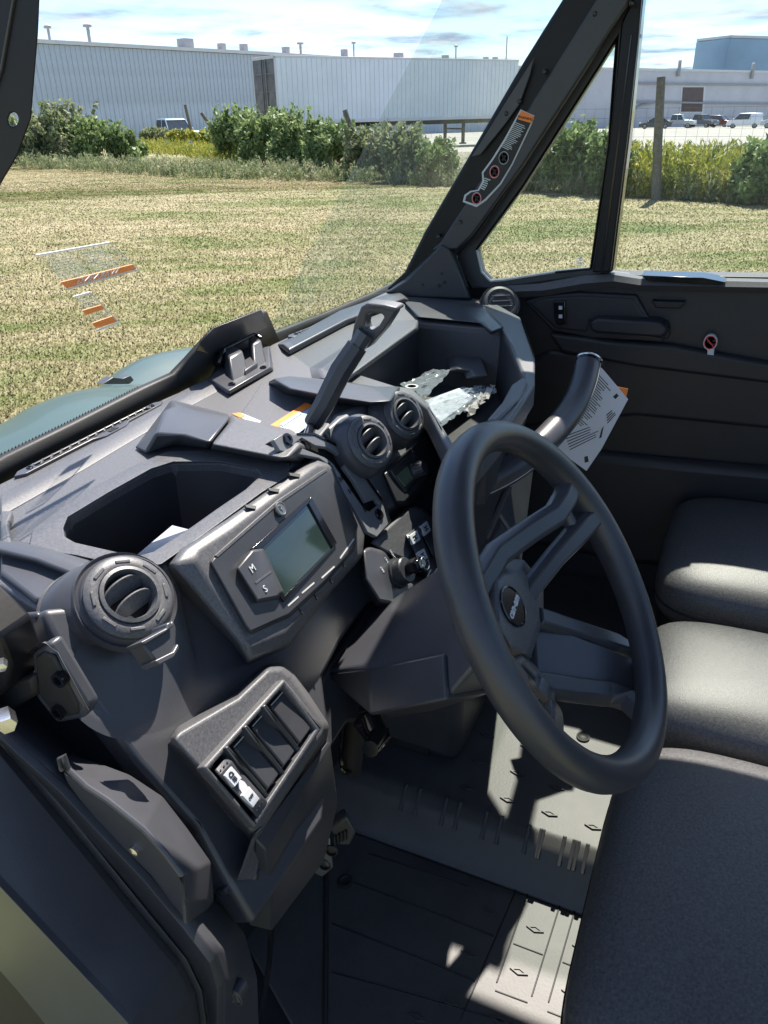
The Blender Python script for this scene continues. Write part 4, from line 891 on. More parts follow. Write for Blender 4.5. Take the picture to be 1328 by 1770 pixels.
# left air vent pod
pc = XP(222, 1032, .41); pn = Vector((-.16, -.66, .73)).normalized(); pbase = FP(236, 1180, -.036)
def air_vent(c, nrm, R, par, ang=0, slats=2, hood=.05, house=plastic_s):
    x, y, z = frame_of(nrm, ZU); q = math.cos(ang); w_ = math.sin(ang); sx, sy = x*q+y*w_, y*q-x*w_
    e = lathe('air_vent', c, nrm, [(R*1.22, -hood), (R*1.17, -hood*.35), (R*1.10, -.006), (R*1.02, -.001), (R*.98, -.001), (R*.9, -.01)], house, par, n=44, caps=False)
    lathe('vent_ring', c, nrm, [(R*1.0, -.006), (R*1.0, .002), (R*.93, .0045), (R*.74, .0060), (R*.70, .0055), (R*.68, -.001), (R*.68, -.012)], plastic, e, n=44, caps=False)
    lathe('vent_ring', c, nrm, [(R*.685, -.004), (R*.685, .0075), (R*.60, .0085), (R*.55, .003), (R*.54, -.012)], plastic, e, n=44, caps=False)
    lathe('vent_well', c+nrm*-.016, nrm, [(R*.62, 0), (R*.60, .006), (R*.3, .0065), (.0005, .0065)], blackp, e, n=30)
    for k in range(8):
        a = k*math.pi/4+.3; p = c+nrm*.0052+(sx*math.cos(a)+sy*math.sin(a))*R*.82; t_ = (sy*math.cos(a)-sx*math.sin(a))
        box('ring_notch', p, t_*R*.17, (sx*math.cos(a)+sy*math.sin(a))*R*.04, nrm*.0012, plastic, e, .0006)
    for k in range(slats):
        off = (k-(slats-1)/2)*R*.42; hl = math.sqrt(max(1e-5, (.56*R)**2-off*off)); up_ = (nrm*.75+sy*.66).normalized()
        pts = []
        for s in range(9): t_ = -1+2*s/8; pts.append(c+sy*off+sx*hl*t_+nrm*(.001))
        A = [p+up_*(.010*math.sqrt(max(.05, 1-(-1+2*i/8)**2))) for i, p in enumerate(pts)]; B = [p-up_*.008 for p in pts][::-1]
        prism('vent_slat', [p for p in A+B], up_.cross(sx).normalized()*.0022, plastic, e, .0006)
    return e
def ell(f, cu, cv, ru, rv, rot=0, n=48):
    out = []
    for q in range(n):
        a = 2*math.pi*q/n; x, y = ru*math.cos(a), rv*math.sin(a); c_, s_ = math.cos(rot), math.sin(rot); out.append(f(cu+x*c_-y*s_, cv+x*s_+y*c_))
    return out
PQ = lambda d: (lambda u, v: PL(u, v, pc+pn*d, pn))
FQ = lambda d: (lambda u, v: FP(u, v, d))
mixr = lambda A, B, t: [a.lerp(b, t) for a, b in zip(A, B)]
rA = ell(PQ(-.030), 188, 1046, 126, 76, -.15); rA2 = ell(PQ(-.030), 188, 1046, 119, 70, -.15); rB = ell(FQ(-.034), 232, 1160, 108, 92, -.1); rC = ell(FQ(-.0355), 236, 1166, 130, 114, -.1)
pod = loft('vent_pod', [rC, mixr(rC, rB, .6), mixr(rB, rC, .12), mixr(rB, rA, .08), mixr(rB, rA, .35), mixr(rB, rA, .7), mixr(rB, rA, .93), rA, rA2, mixr(rA2, rB, .3)], plastic_s, V)
loft('vent_housing', [ell(PQ(-.036), 178, 1044, 113, 72, -.2), ell(PQ(-.026), 182, 1042, 112, 74, -.2), ell(PQ(-.014), 196, 1038, 98, 76, -.1), ell(PQ(-.004), 218, 1033, 84, 74, 0), ell(PQ(-.001), 221, 1032, 76, 70, 0)], plastic_s, pod, caps=False)
air_vent(pc, pn, .0375, V, ang=math.radians(6), hood=.010)
# notch bracket on the pod
nb = prism('pod_notch', Fp([(247, 1112), (285, 1090), (300, 1070), (306, 1085), (306, 1118), (300, 1135), (280, 1146), (270, 1145)], .052), FN*-.02, plastic_d, V, .002)
prism('notch_edge', Fp([(243, 1110), (288, 1086), (288, 1078), (296, 1074), (300, 1082), (286, 1094), (252, 1114)], .056), FN*-.02, plastic_s, nb, .001)
prism('notch_edge', Fp([(268, 1142), (300, 1126), (308, 1112), (311, 1120), (302, 1136), (276, 1150)], .056), FN*-.02, plastic_s, nb, .001)
# ---- instrument cluster
hb = [(271, 984), (284, 955), (378, 898), (500, 812), (546, 787), (578, 800), (632, 925), (628, 962), (576, 1020), (500, 1118), (428, 1150), (400, 1110)]
hf = [(339, 968), (346, 950), (400, 915), (504, 838), (548, 806), (572, 806), (624, 926), (618, 958), (566, 1010), (494, 1092), (434, 1118), (424, 1108)]
hm = [(300, 975), (318, 950), (392, 900), (502, 822), (547, 792), (576, 800), (630, 925), (626, 962), (574, 1018), (499, 1112), (430, 1142), (410, 1108)]
cl = loft('instrument_cluster', [Fp(hb, -.036), Fp(hm, .000), Fp(hf, .008)], plastic, V, .003, seg=3)
bz = [(365, 972), (372, 962), (480, 868), (563, 812), (574, 817), (616, 908), (610, 948), (560, 1006), (500, 1062), (434, 1092), (426, 1082)]
bb_ = prism('bezel', Fp(bz, .0135), Fp([(361, 972), (370, 958), (480, 862), (564, 807), (578, 814), (620, 908), (613, 952), (562, 1012), (502, 1068), (434, 1098), (422, 1086)], .007), plastic_d, cl, .0015)
prism('bezel_line', Fp([(372, 960), (480, 865), (563, 810), (566, 814), (483, 871), (377, 963)], .0142), FN*-.002, plastic, cl, .0004)
fo, fi = [(436, 948), (538, 858), (583, 938), (492, 1040)], [(452, 949), (534, 870), (576, 946), (493, 1030)]
for k in range(4):
    a_, b_ = k, (k+1) % 4; prism('screen_frame', Fp([fo[a_], fo[b_], fi[b_], fi[a_]], .0165), FN*-.004, gloss, cl, .0005)
scr = prism('screen', Fp([(450, 949), (535, 868), (578, 946), (493, 1033)], .0142), FN*-.001, lcd, cl, 0)
mb = prism('mode_button', Fp([(411, 982), (436, 952), (453, 950), (470, 985), (486, 1022), (480, 1031), (446, 1038)], .0195), Fp([(408, 983), (435, 948), (456, 946), (473, 983), (492, 1024), (482, 1036), (444, 1043)], .013), plastic_s, cl, .0015)
prism('button_split', Fp([(441, 1006), (468, 986), (470, 989), (443, 1009)], .0200), FN*-.001, plastic, mb, 0)
lex = (FP(534, 870)-FP(452, 949)).normalized(); ley = (FP(534, 870)-FP(576, 946)).normalized()
text('button_letter', 'M', FP(437, 983, .0202), lex, FU, .010, white, mb); text('button_letter', 'S', FP(459, 1018, .0202), lex, FU, .010, white, mb)
for (a, b) in [((505, 1036), (524, 1062)), ((532, 1010), (549, 1036)), ((559, 984), (575, 1008)), ((586, 960), (596, 980))]:
    prism('seg_line', Fp([a, (a[0]+2, a[1]), (b[0]+2, b[1]), b], .0092), FN*-.002, rubber, cl, 0)
for (a, b) in [((498, 1046), (516, 1030)), ((522, 1024), (543, 1006)), ((556, 998), (578, 978)), ((588, 964), (612, 930))]:
    prism('seg_edge', Fp([a, b, (b[0]+1.2, b[1]+2.2), (a[0]+1.2, a[1]+2.2)], .0140), FN*-.001, edge_w, cl, 0)
for u, v in [(424, 872), (464, 843), (500, 817), (330, 940)][:3]:
    c0 = FP(u, v, .003); prism('crest_notch', [c0, FP(u+20, v+2, .007), FP(u+18, v+8, .008), FP(u+3, v+5, .006)], FN*-.003, blackp, cl, .0002)
em = lathe('round_emblem', FP(484, 880, .0148), FN, [(.0078, 0), (.0078, .0016), (.0066, .002), (.0062, .0012), (.0001, .0012)], plastic_d, cl, n=28)
lathe('emblem_ring', FP(484, 880, .0150), FN, [(.0078, 0), (.0078, .0020), (.0068, .0024), (.0066, .0018)], grey_metal, em, n=28)
tube('emblem_beaver', [FP(484, 880, .0168)+WX*a+FU*b for a, b in [(-.003, -.003), (-.0035, .001), (-.001, .0035), (.002, .003), (.003, .0), (.0012, -.001), (0, .001), (.002, -.0035)]], .0008, grey_metal, em, n=6)

# ---- centre stack
cs = [(560, 745), (588, 722), (632, 700), (690, 674), (708, 680), (736, 702), (772, 790), (740, 830), (700, 862), (668, 882), (640, 880), (600, 800)]
ctop = loft('center_stack', [Fp([(545, 765), (575, 716), (630, 690), (688, 668), (712, 672), (742, 698), (784, 800), (742, 845), (700, 880), (668, 900), (630, 900), (590, 820)], -.055), Fp(cs, -.010)], stack, V, .004, seg=3)
hv = prism('climate_panel', Fp([(664, 818), (678, 806), (722, 764), (734, 756), (760, 792), (752, 806), (735, 830), (700, 868), (686, 868)], .004), Fp([(660, 820), (676, 802), (722, 760), (736, 752), (764, 792), (754, 812), (738, 838), (704, 878), (682, 876)], -.014), plastic_d, ctop, .002)
prism('climate_frame', Fp([(676, 813), (717, 777), (735, 812), (702, 850)], .006), FN*-.004, plastic_s, hv, .0015)
prism('climate_screen', Fp([(686, 822), (704, 806), (716, 826), (701, 841)], .0075), FN*-.003, lcdl, hv, 0)
kn = lathe('climate_knob', FP(716, 815, .008), FN, [(.0115, 0), (.0115, .004), (.0098, .006), (.0092, .016), (.0080, .018), (.0001, .018)], plastic_d, hv, n=28)
for k in range(12):
    a = k*math.pi/6; c0 = FP(716, 815, .008)+FN*.011+(WX*math.cos(a)+FU*math.sin(a))*.0096; box('knob_rib', c0, (WX*math.cos(a)+FU*math.sin(a))*.0008, FN*.0045, (FU*math.cos(a)-WX*math.sin(a))*.0007, plastic_s, kn, .0002)
vn = Vector((-.26, -.80, .54)).normalized()
for u, v in [(640, 764), (698, 718)]:
    air_vent(FP(u, v, .030), vn, .0335, V, ang=math.radians(14), hood=.026)
# ---- gated shifter
gate_out = [(473, 760), (489, 750), (508, 751), (514, 748), (544, 748), (584, 767), (617, 800), (668, 871), (676, 901), (652, 928), (636, 920), (617, 884), (590, 842), (568, 803), (552, 792), (484, 779)]
slot = [(508, 768), (522, 757), (545, 770), (568, 774), (588, 786), (598, 800), (594, 806), (612, 830), (634, 868), (650, 862), (656, 872), (640, 884), (630, 880), (604, 842), (578, 804), (571, 797), (560, 790), (530, 778)]
def SG(u, v, d=0): return FP(u, v, .004+d)
gate = holed('shift_gate', [SG(*p) for p in gate_out], [[SG(*p) for p in slot]], FN*-.006, stack, V, .0008)
prism('gate_well', [SG(*p, -.012) for p in gate_out], FN*-.02, blackp, gate, 0)
prism('gate_border', [SG(*p, .001) for p in [(514, 748), (544, 748), (584, 767), (617, 800), (668, 871), (676, 901), (672, 903), (664, 873), (614, 803), (582, 771), (544, 752), (514, 751)]], FN*-.004, gloss, gate, .0005)
for s_, u, v in [('P', 508, 774), ('R', 571, 804), ('N', 590, 828), ('H', 606, 849), ('L', 631, 881)]: text('gate_letter', s_, SG(u, v, .0006), lex, ley, .010, blackp, gate)
screw('gate_screw', SG(498, 759, .001), FN, .0075, gate); screw('gate_screw', SG(656, 889, .001), FN, .0075, gate)
# lever: rises out of the gate, near the console centre
s0_ = SG(527, 770, -.005)
lv = [s0_]+[XP(u, v, x) for u, v, x in [(540, 735, .792), (560, 700, .800), (590, 640, .815), (618, 598, .828), (632, 576, .833)]]
lvm = tube('shift_lever', [s0_, lv[1]], [.0065, .0065], gloss, V, n=12)
tube('lever_sleeve', [lv[1], lv[1].lerp(lv[2], .15), lv[2], lv[3], lv[4]], [.011, .0125, .0135, .0145, .0135], plastic_d, lvm, n=8)
tube('lever_neck', [lv[4]-(lv[4]-lv[3]).normalized()*.004, lv[5]], [.0105, .0115], plastic_s, lvm, n=8)
kx = .835
kb = holed('shift_knob', [XP(u, v, kx) for u, v in [(606, 590), (612, 560), (624, 530), (634, 525), (662, 528), (684, 533), (681, 543), (664, 570), (636, 602), (624, 604)]],
           [[XP(u, v, kx) for u, v in [(630, 560), (634, 544), (640, 541), (660, 543), (664, 548), (655, 563), (642, 572), (632, 568)]]], Vector((.020, .0, 0)), plastic_s, lvm, .005, 4)
prism('knob_cap', [XP(u, v, kx-.003) for u, v in [(628, 527), (634, 524), (664, 527), (686, 532), (684, 540), (660, 534), (634, 533)]], Vector((.026, 0, 0)), plastic, lvm, .004, 3)

# ---- switch pod right of the cluster with ignition
ig = prism('ignition_pod', Fp([(628, 950), (640, 946), (664, 955), (672, 968), (672, 985), (700, 1010), (735, 1010), (745, 1030), (690, 1046), (656, 1040), (632, 1000)], .004), Fp([(624, 950), (640, 940), (668, 948), (680, 968), (680, 980), (704, 1000), (745, 1000), (755, 1036), (690, 1056), (650, 1050), (626, 1005)], -.034), plastic_s, V, .004, 3)
rp = prism('rocker_pod', Fp([(640, 938), (655, 925), (700, 884), (712, 876), (728, 880), (760, 920), (765, 990), (740, 990), (700, 968), (668, 955)], -.004), Fp([(632, 940), (655, 915), (700, 876), (716, 868), (736, 876), (775, 920), (775, 1000), (740, 1000), (690, 975), (660, 958)], -.036), plastic, V, .004, 3)
igc = FP(690, 990, .006)
lathe('ignition_ring', igc, FN, [(.019, -.006), (.019, .001), (.0165, .002), (.0165, .012), (.0150, .0135), (.0001, .0135)], plastic_d, ig, n=36)
ikey = loft('ignition_key', [[igc+FN*(.013+h)+WX*a*k_+FU*b*k_ for a, b in [(-.007, -.004), (.004, -.010), (.015, -.008), (.018, .001), (.010, .009), (-.004, .008)]] for h, k_ in ((0, .8), (.006, 1), (.016, 1), (.021, .8))], gloss, ig, .002)
tube('key_ring', [igc+FN*.034+WX*(.010+.008*math.cos(a))+FU*(-.003+.008*math.sin(a)) for a in [2*math.pi*k/16 for k in range(17)]], .0007, zinc, ikey, n=6)
for k, (s_, u, v) in enumerate([('OFF', 661, 985), ('ON', 668, 968), ('LIGHTS', 680, 960)]): text('ignition_text', s_, FP(u, v, .0045), FU*-1, WX, .0048, white, ig)
def rocker(par, quad, d, icons, m=plastic_s, name='rocker_switch', dots=True):
    a, b, c, e = [Vector((*q, 0)) for q in quad]; Q = lambda s, t: bil([a, b, c, e], s, t)
    rows = []
    for t, h in ((0, .004), (.12, .0075), (.5, .0035), (.88, .0075), (1, .004)):
        rows.append([FP(*Q(0, t)[:2], d-.012), FP(*Q(0.02, t)[:2], d+h-.001), FP(*Q(.12, t)[:2], d+h), FP(*Q(.88, t)[:2], d+h), FP(*Q(.98, t)[:2], d+h-.001), FP(*Q(1, t)[:2], d-.012)])
    r = loft(name, rows, m, par, .0006)
    for (s0, s1, t0, t1, kind) in icons:
        ic = prism('icon_lens', [FP(*Q(s, t)[:2], d+.0085) for s, t in [(s0, t0), (s1, t0), (s1, t1), (s0, t1)]], FN*-.004, white, r, .0005)
        sm, tm = (s0+s1)/2, (t0+t1)/2; X = FP(*Q(s1, tm)[:2], d)-FP(*Q(s0, tm)[:2], d); Y = FP(*Q(sm, t0)[:2], d)-FP(*Q(sm, t1)[:2], d); c0 = FP(*Q(sm, tm)[:2], d+.0087)
        if kind == 'OFF': text('icon_text', 'OFF', c0, X, Y, X.length*.36, blackp, ic)
        elif kind == 'lamp':
            strokes('icon_mark', [[c0+X*x+Y*y for x, y in q] for q in ([(-.22, .05), (.22, .05), (.22, .12), (-.22, .12)], [(-.22, .05), (-.16, .05), (-.14, .28), (-.2, .28)], [(.22, .05), (.16, .05), (.14, .28), (.2, .28)], [(-.18, .28), (.18, .28), (.1, .36), (-.1, .36)],
               [(-.2, -.02), (-.14, -.02), (-.14, -.3), (-.2, -.3)], [(-.06, -.02), (0, -.02), (0, -.34), (-.06, -.34)], [(.08, -.02), (.14, -.02), (.14, -.3), (.08, -.3)])], blackp, ic, FN)
        else:
            strokes('icon_mark', [[c0+X*x+Y*y for x, y in q] for q in ([(-.25, -.2), (.25, -.2), (.25, -.1), (-.25, -.1)], [(-.25, .1), (.25, .1), (.25, .2), (-.25, .2)], [(-.05, -.2), (.05, -.2), (.05, .2), (-.05, .2)])], blackp, ic, FN)
    if dots:
        for t in (.07, .93):
            for s in (.25, .5, .75): lathe('grip_dot', FP(*Q(s, t)[:2], d+.0065), FN, [(.0009, 0), (.0007, .0008), (.0001, .001)], m, r, n=8)
    return r
rocker(rp, [(701, 925), (724, 908), (746, 968), (728, 978)], .000, [(.2, .8, .08, .36, 'x'), (.2, .8, .62, .9, 'x')])
rocker(rp, [(722, 908), (740, 893), (765, 950), (750, 966)], .000, [(.2, .8, .08, .36, 'x')])

# ---- lower left switch panel
sp = prism('switch_panel', Fp([(299, 1279), (309, 1266), (412, 1206), (464, 1156), (486, 1155), (504, 1169), (561, 1253), (558, 1268), (450, 1428), (436, 1440), (350, 1336)], .010), Fp([(292, 1280), (306, 1256), (410, 1196), (462, 1146), (490, 1145), (512, 1165), (570, 1253), (566, 1275), (455, 1450), (434, 1456), (340, 1340)], -.036), plastic, V, .006, 4)
Qo = [(352, 1326), (492, 1172), (560, 1256), (444, 1432)]; Qi = [(363, 1330), (492, 1186), (548, 1260), (440, 1420)]
bil2 = lambda q, s, t: tuple(bil(q, s, t)[:2])
frm = holed('panel_frame', Fp(Qo, .020), [Fp(Qi, .020)], FN*-.012, plastic, sp, .003, 3)
prism('panel_back', Fp(grow(Qi, (1.02, 1.02)), .0112), FN*-.002, gloss, sp, 0)
for k in range(1, 4):
    s = k/4; p = [bil2(Qi, s-.016, -.04), bil2(Qi, s+.016, -.04), bil2(Qi, s+.016, 1.04), bil2(Qi, s-.016, 1.04)]
    prism('bay_rib', [FP(*p[0], .024), FP(*p[1], .024), FP(*bil2(Qi, s+.016, .3), .024), FP(*bil2(Qi, s+.016, .5), .017), FP(*p[2], .015), FP(*p[3], .015), FP(*bil2(Qi, s-.016, .5), .017), FP(*bil2(Qi, s-.016, .3), .024)], FN*-.016, plastic_s, sp, .001)
    p = [bil2(Qi, s+.04, .06), bil2(Qi, s+.21, .06), bil2(Qi, s+.21, .9), bil2(Qi, s+.04, .9)]
    bk = prism('blank_plug', [FP(*p[0], .013), FP(*p[1], .013), FP(*p[2], .018), FP(*p[3], .018)], FN*-.008, plastic_d, sp, .0015)
    box('plug_edge', FP(*bil2(Qi, s+.125, .05), .0145), (FP(*bil2(Qi, s+.2, .05))-FP(*bil2(Qi, s+.05, .05)))*.5, FU*.0004, FN*.0004, edge_w, sp, 0)
q = [bil2(Qi, .02, .06), bil2(Qi, .205, .06), bil2(Qi, .215, 1.0), bil2(Qi, .04, 1.0)]
rocker(sp, q, .016, [(.22, .80, .17, .42, 'lamp'), (.22, .80, .60, .86, 'OFF')])
lk = FP(*bil2(q, .55, .51), .0205); prism('lock_icon', [lk+WX*a+FU*b for a, b in [(-.004, -.004), (.004, -.004), (.004, .001), (.002, .005), (-.002, .005), (-.004, .001)]], FN*-.003, white, sp, .0003)
# flanks of the panel running down to the sill
loft('panel_flank', [Fp([(440, 1440), (452, 1428), (452, 1432), (440, 1446)], .008), Fp([(411, 1518), (444, 1452), (456, 1440), (430, 1462)], -.02), Fp([(410, 1522), (438, 1520), (446, 1500), (420, 1500)], -.03)], plastic, sp, .002)
strip_surface('panel_flank', [dpt(FP, [(296, 1284), (350, 1345), (405, 1410), (440, 1450), (440, 1520)], -.030), dpt(FP, [(280, 1290), (330, 1350), (390, 1430), (420, 1470), (415, 1525)], -.042), dpt(FP, [(262, 1300), (310, 1370), (370, 1450), (398, 1500), (392, 1538)], -.038), dpt(FP, [(240, 1312), (300, 1400), (360, 1470), (380, 1520), (372, 1540)], -.055)], plastic_s, V)
loft('knee_panel', [Fp([(440, 1450), (566, 1280), (572, 1285), (460, 1470)], -.01), Fp([(440, 1520), (560, 1380), (585, 1390), (470, 1540)], -.05), Fp([(430, 1600), (520, 1480), (560, 1490), (470, 1610)], -.10)], plastic_d, V, .004)

# ---- steering column and wheel
rings = [[WP(u, v, c) for u, v in pts] for c, pts in [
  (-.345, [(531, 1130), (598, 1044), (640, 1090), (640, 1190), (585, 1190)]),
  (-.300, [(565, 1160), (642, 1058), (705, 1080), (672, 1238), (592, 1192)]),
  (-.215, [(640, 1150), (700, 1020), (790, 1030), (745, 1225), (640, 1232)]),
  (-.120, [(770, 1122), (790, 960), (880, 975), (860, 1190), (775, 1205)]),
  (-.070, [(815, 1090), (835, 985), (895, 990), (895, 1130), (835, 1140)])]]
rings[0][0] = ZP(529, 1132, rings[1][0].z+.004); rings[0][1] = ZP(598, 1042, rings[1][1].z+.004)
colm = loft('steering_column', rings, plastic_s, V, .005, seg=3)
loft('column_lower_shell', [[WP(u, v, c) for u, v in pts] for c, pts in [
  (-.305, [(562, 1166), (596, 1196), (672, 1242), (700, 1200)]), (-.215, [(638, 1156), (640, 1236), (748, 1229), (760, 1190)]), (-.117, [(768, 1128), (773, 1210), (862, 1194), (866, 1150)])]], plastic_d, colm, .003)
for a, b, c in [((745, 985), (690, 1095), (715, 1140)), ((762, 975), (665, 1105), (640, 1140))]:
    tube('shell_seam', [WP(*a, -.165), WP(*b, -.245), WP(*c, -.235)], .0006, edge_w, colm, n=5)
# tilt lever below the column
tube('tilt_lever', [WP(640, 1240, -.26), WP(655, 1275, -.25), WP(640, 1295, -.24)], [.012, .013, .009], gloss, colm, n=12)
for k in range(7): lathe('boot_fold', WP(628+4*k, 1240+5*k, -.27), WV*-1, [(.012, 0), (.0145, .002), (.012, .004)], rubber, colm, n=16)
RM, RR = .1625, .0162
th0 = math.radians(-8)
sw_ = lathe('steering_wheel', WL(0, 0, -.088), WN, [(.03, -.02), (.036, 0), (.036, .02), (.030, .03)], plastic_s, V, n=28)
vs = []; fs = []; nu, nv = 128, 24
for i in range(nu):
    a = 2*math.pi*i/nu; k = 1+.05*math.cos(3*a)
    for j in range(nv):
        b = 2*math.pi*j/nv; r_ = RR*k; vs.append(WL((RM+r_*.95*math.cos(b))*math.cos(a), (RM+r_*.95*math.cos(b))*math.sin(a), r_*1.05*math.sin(b)))
for i in range(nu):
    for j in range(nv): fs.append([i*nv+j, ((i+1) % nu)*nv+j, ((i+1) % nu)*nv+(j+1) % nv, i*nv+(j+1) % nv])
o = mesh('rim', vs, fs, leather, sw_); o.data.polygons.foreach_set('use_smooth', [True]*len(o.data.polygons))
hubc = -.052
def WPl(pts, c): return [WP(u, v, c) for u, v in pts]
hb_ = loft('hub', [WPl([(832, 990), (858, 966), (905, 966), (940, 1010), (940, 1080), (918, 1140), (878, 1140), (840, 1090)], -.085), WPl([(842, 985), (862, 972), (902, 975), (932, 1008), (936, 1078), (915, 1140), (885, 1132), (846, 1085)], -.058), WPl([(860, 1010), (870, 995), (896, 985), (922, 1012), (930, 1075), (912, 1130), (884, 1118), (862, 1080)], -.046)], plastic, sw_, .003, seg=3)
bc = WP(887, 1048, -.045); bd = lathe('badge', bc, WN, [(.0205, -.004), (.0205, .0010), (.0188, .0015), (.0180, .0006), (.0001, .0006)], gloss, hb_, n=36)
ba = math.radians(8)
text('badge_text', 'can-am', bc+WN*.0012, WX*math.cos(ba)+WV*math.sin(ba), WV*math.cos(ba)-WX*math.sin(ba), .0115, white, bd, bold=.0004)
def spoke(name, ctrl, wd, m=plastic_s, n=10):
    """ctrl: (a, b, c, halfwidth, halfthick) in wheel coordinates"""
    rings = []; P_ = [WL(a, b, c) for a, b, c, _, _ in ctrl]
    for i, (a, b, c, h, t_) in enumerate(ctrl):
        d = P_[min(i+1, len(P_)-1)]-P_[max(i-1, 0)]; d.normalize(); s = d.cross(WN).normalized(); q = s.cross(d).normalized()
        rings.append([P_[i]+s*(h*x)+q*(t_*y) for x, y in [(-1, -.6), (-.7, -1), (.7, -1), (1, -.6), (1, .3), (.6, 1), (-.6, 1), (-1, .3)]])
    return loft(name, rings, m, sw_, .0015)
# right spoke: two bars joined near the rim
spoke('spoke', [(-.028, .042, -.066, .014, .010), (.025, .052, -.050, .0135, .010), (.070, .046, -.030, .013, .010), (.105, .040, -.012, .013, .010), (.128, .044, -.004, .0135, .010), (.152, .050, 0, .013, .010)], 0)
spoke('spoke', [(.005, -.012, -.070, .0115, .010), (.045, -.002, -.050, .0115, .009), (.085, .004, -.028, .0115, .009), (.118, .006, -.010, .013, .010), (.154, .004, 0, .013, .010)], 0)
spoke('spoke_bridge', [(.121, .046, -.008, .008, .007), (.124, .025, -.010, .006, .006), (.120, .004, -.012, .008, .007)], 0)
# left spoke
spoke('spoke', [(-.040, .036, -.066, .0135, .010), (-.085, .048, -.040, .0115, .010), (-.125, .050, -.012, .0135, .010), (-.156, .046, 0, .012, .010)], 0)
spoke('spoke', [(-.045, .0, -.068, .0135, .010), (-.090, .008, -.040, .0115, .010), (-.130, .006, -.010, .0135, .010), (-.158, .004, 0, .012, .010)], 0)
# broad lower spoke with web and two legs
lowA = WPl([(935, 1072), (1000, 1100), (1095, 1128), (1128, 1165)], -.02)
def sp2(pts, c0, c1, h, t_): 
    k = len(pts); out = []
    for i, (u, v) in enumerate(pts):
        c = c0+(c1-c0)*(i/(k-1))**1.4; p = WP(u, v, c)-WC; out.append((p.dot(WX), p.dot(WV), c, h, t_))
    return out
spoke('spoke', sp2([(925, 1068), (985, 1088), (1060, 1112), (1108, 1140), (1132, 1172)], -.062, 0, .0120, .011), 0)
spoke('spoke', sp2([(915, 1180), (985, 1190), (1050, 1198), (1090, 1212), (1128, 1248)], -.066, 0, .0125, .012), 0)
prism('spoke_web', [WP(u, v, c) for u, v, c in [(922, 1075, -.066), (1000, 1100, -.045), (1100, 1140, -.02), (1112, 1200, -.016), (1050, 1190, -.038), (930, 1172, -.066)]], [WP(u, v, c)-WN*.006 for u, v, c in [(922, 1075, -.066), (1000, 1100, -.045), (1100, 1140, -.02), (1112, 1200, -.016), (1050, 1190, -.038), (930, 1172, -.066)]], plastic_s, sw_, .002)
# moulded back cover under the wheel hub
lathe('column_collar', WP(905, 1165, -.10), Vector((.2, -.6, -.7)), [(.010, -.02), (.016, 0), (.016, .02), (.010, .03), (.001, .034)], plastic_d, sw_, n=24)
strip_surface('wheel_back_cover', [WPl([(875, 1130), (905, 1150), (930, 1180), (935, 1230)], -.07), WPl([(900, 1150), (930, 1185), (955, 1215), (958, 1262)], -.055), WPl([(925, 1180), (950, 1200), (972, 1232), (975, 1280)], -.075)], plastic, sw_)

# ---- left end of the cab: bracket, hinge pillar, pocket, outer cowl
def XL(pts, x): return [XP(u, v, x) for u, v in pts]
prism('dash_end_side', XL([(-60, 1070), (62, 1062), (90, 1108), (150, 1200), (240, 1320), (340, 1430), (400, 1534), (372, 1560), (225, 1360), (118, 1320), (60, 1260), (-60, 1220)], .352), Vector((.008, 0, 0)), plastic_d, V, .004)
prism('hinge_pillar', XL([(-80, 1190), (40, 1215), (150, 1290), (300, 1400), (380, 1530), (330, 1600), (110, 1365), (-80, 1250)], .362), Vector((.02, 0, 0)), plastic_d, V, .003)
br = prism('hinge_bracket', XL([(53, 1130), (72, 1117), (84, 1112), (152, 1225), (145, 1243), (98, 1252), (60, 1205)], .318), Vector((.014, 0, 0)), plastic_s, V, .004, 3)
prism('bracket_recess', XL([(60, 1136), (74, 1127), (92, 1134), (134, 1218), (135, 1236), (98, 1243), (66, 1200)], .316), Vector((.004, 0, 0)), rubber, br, .002)
loft('bracket_hood', [XL([(52, 1130), (74, 1108), (100, 1128), (154, 1228)], .316), XL([(58, 1128), (78, 1106), (103, 1127), (156, 1227)], .330)], plastic, br, .003, closed=False, caps=False)
for u, v in [(106, 1172), (104, 1228)]: lathe('bracket_bolt', XP(u, v, .3155), NX, [(.0062, -.002), (.0062, .004), (.0038, .004), (.0034, .001), (.0001, .001)], gloss, br, n=6 if v > 1200 else 20)
def ramp(name, rows, m, par=V, k=5):
    n = len(rows[0]); vs = [p for r in rows for p in r]; fs = []
    for j in range(len(rows)-1):
        for i in range(n-1): a = j*n+i; fs.append([a, a+1, a+n+1, a+n])
    o = mesh(name, vs, fs, m, par, angle=15); o.data.polygons.foreach_set('use_smooth', [True]*len(o.data.polygons))
    s = o.modifiers.new('thick', 'SOLIDIFY'); s.thickness = .006
    b = o.modifiers.new('bevel', 'BEVEL'); b.width = .022; b.segments = 5; b.limit_method = 'ANGLE'; b.angle_limit = math.radians(12)
    return o
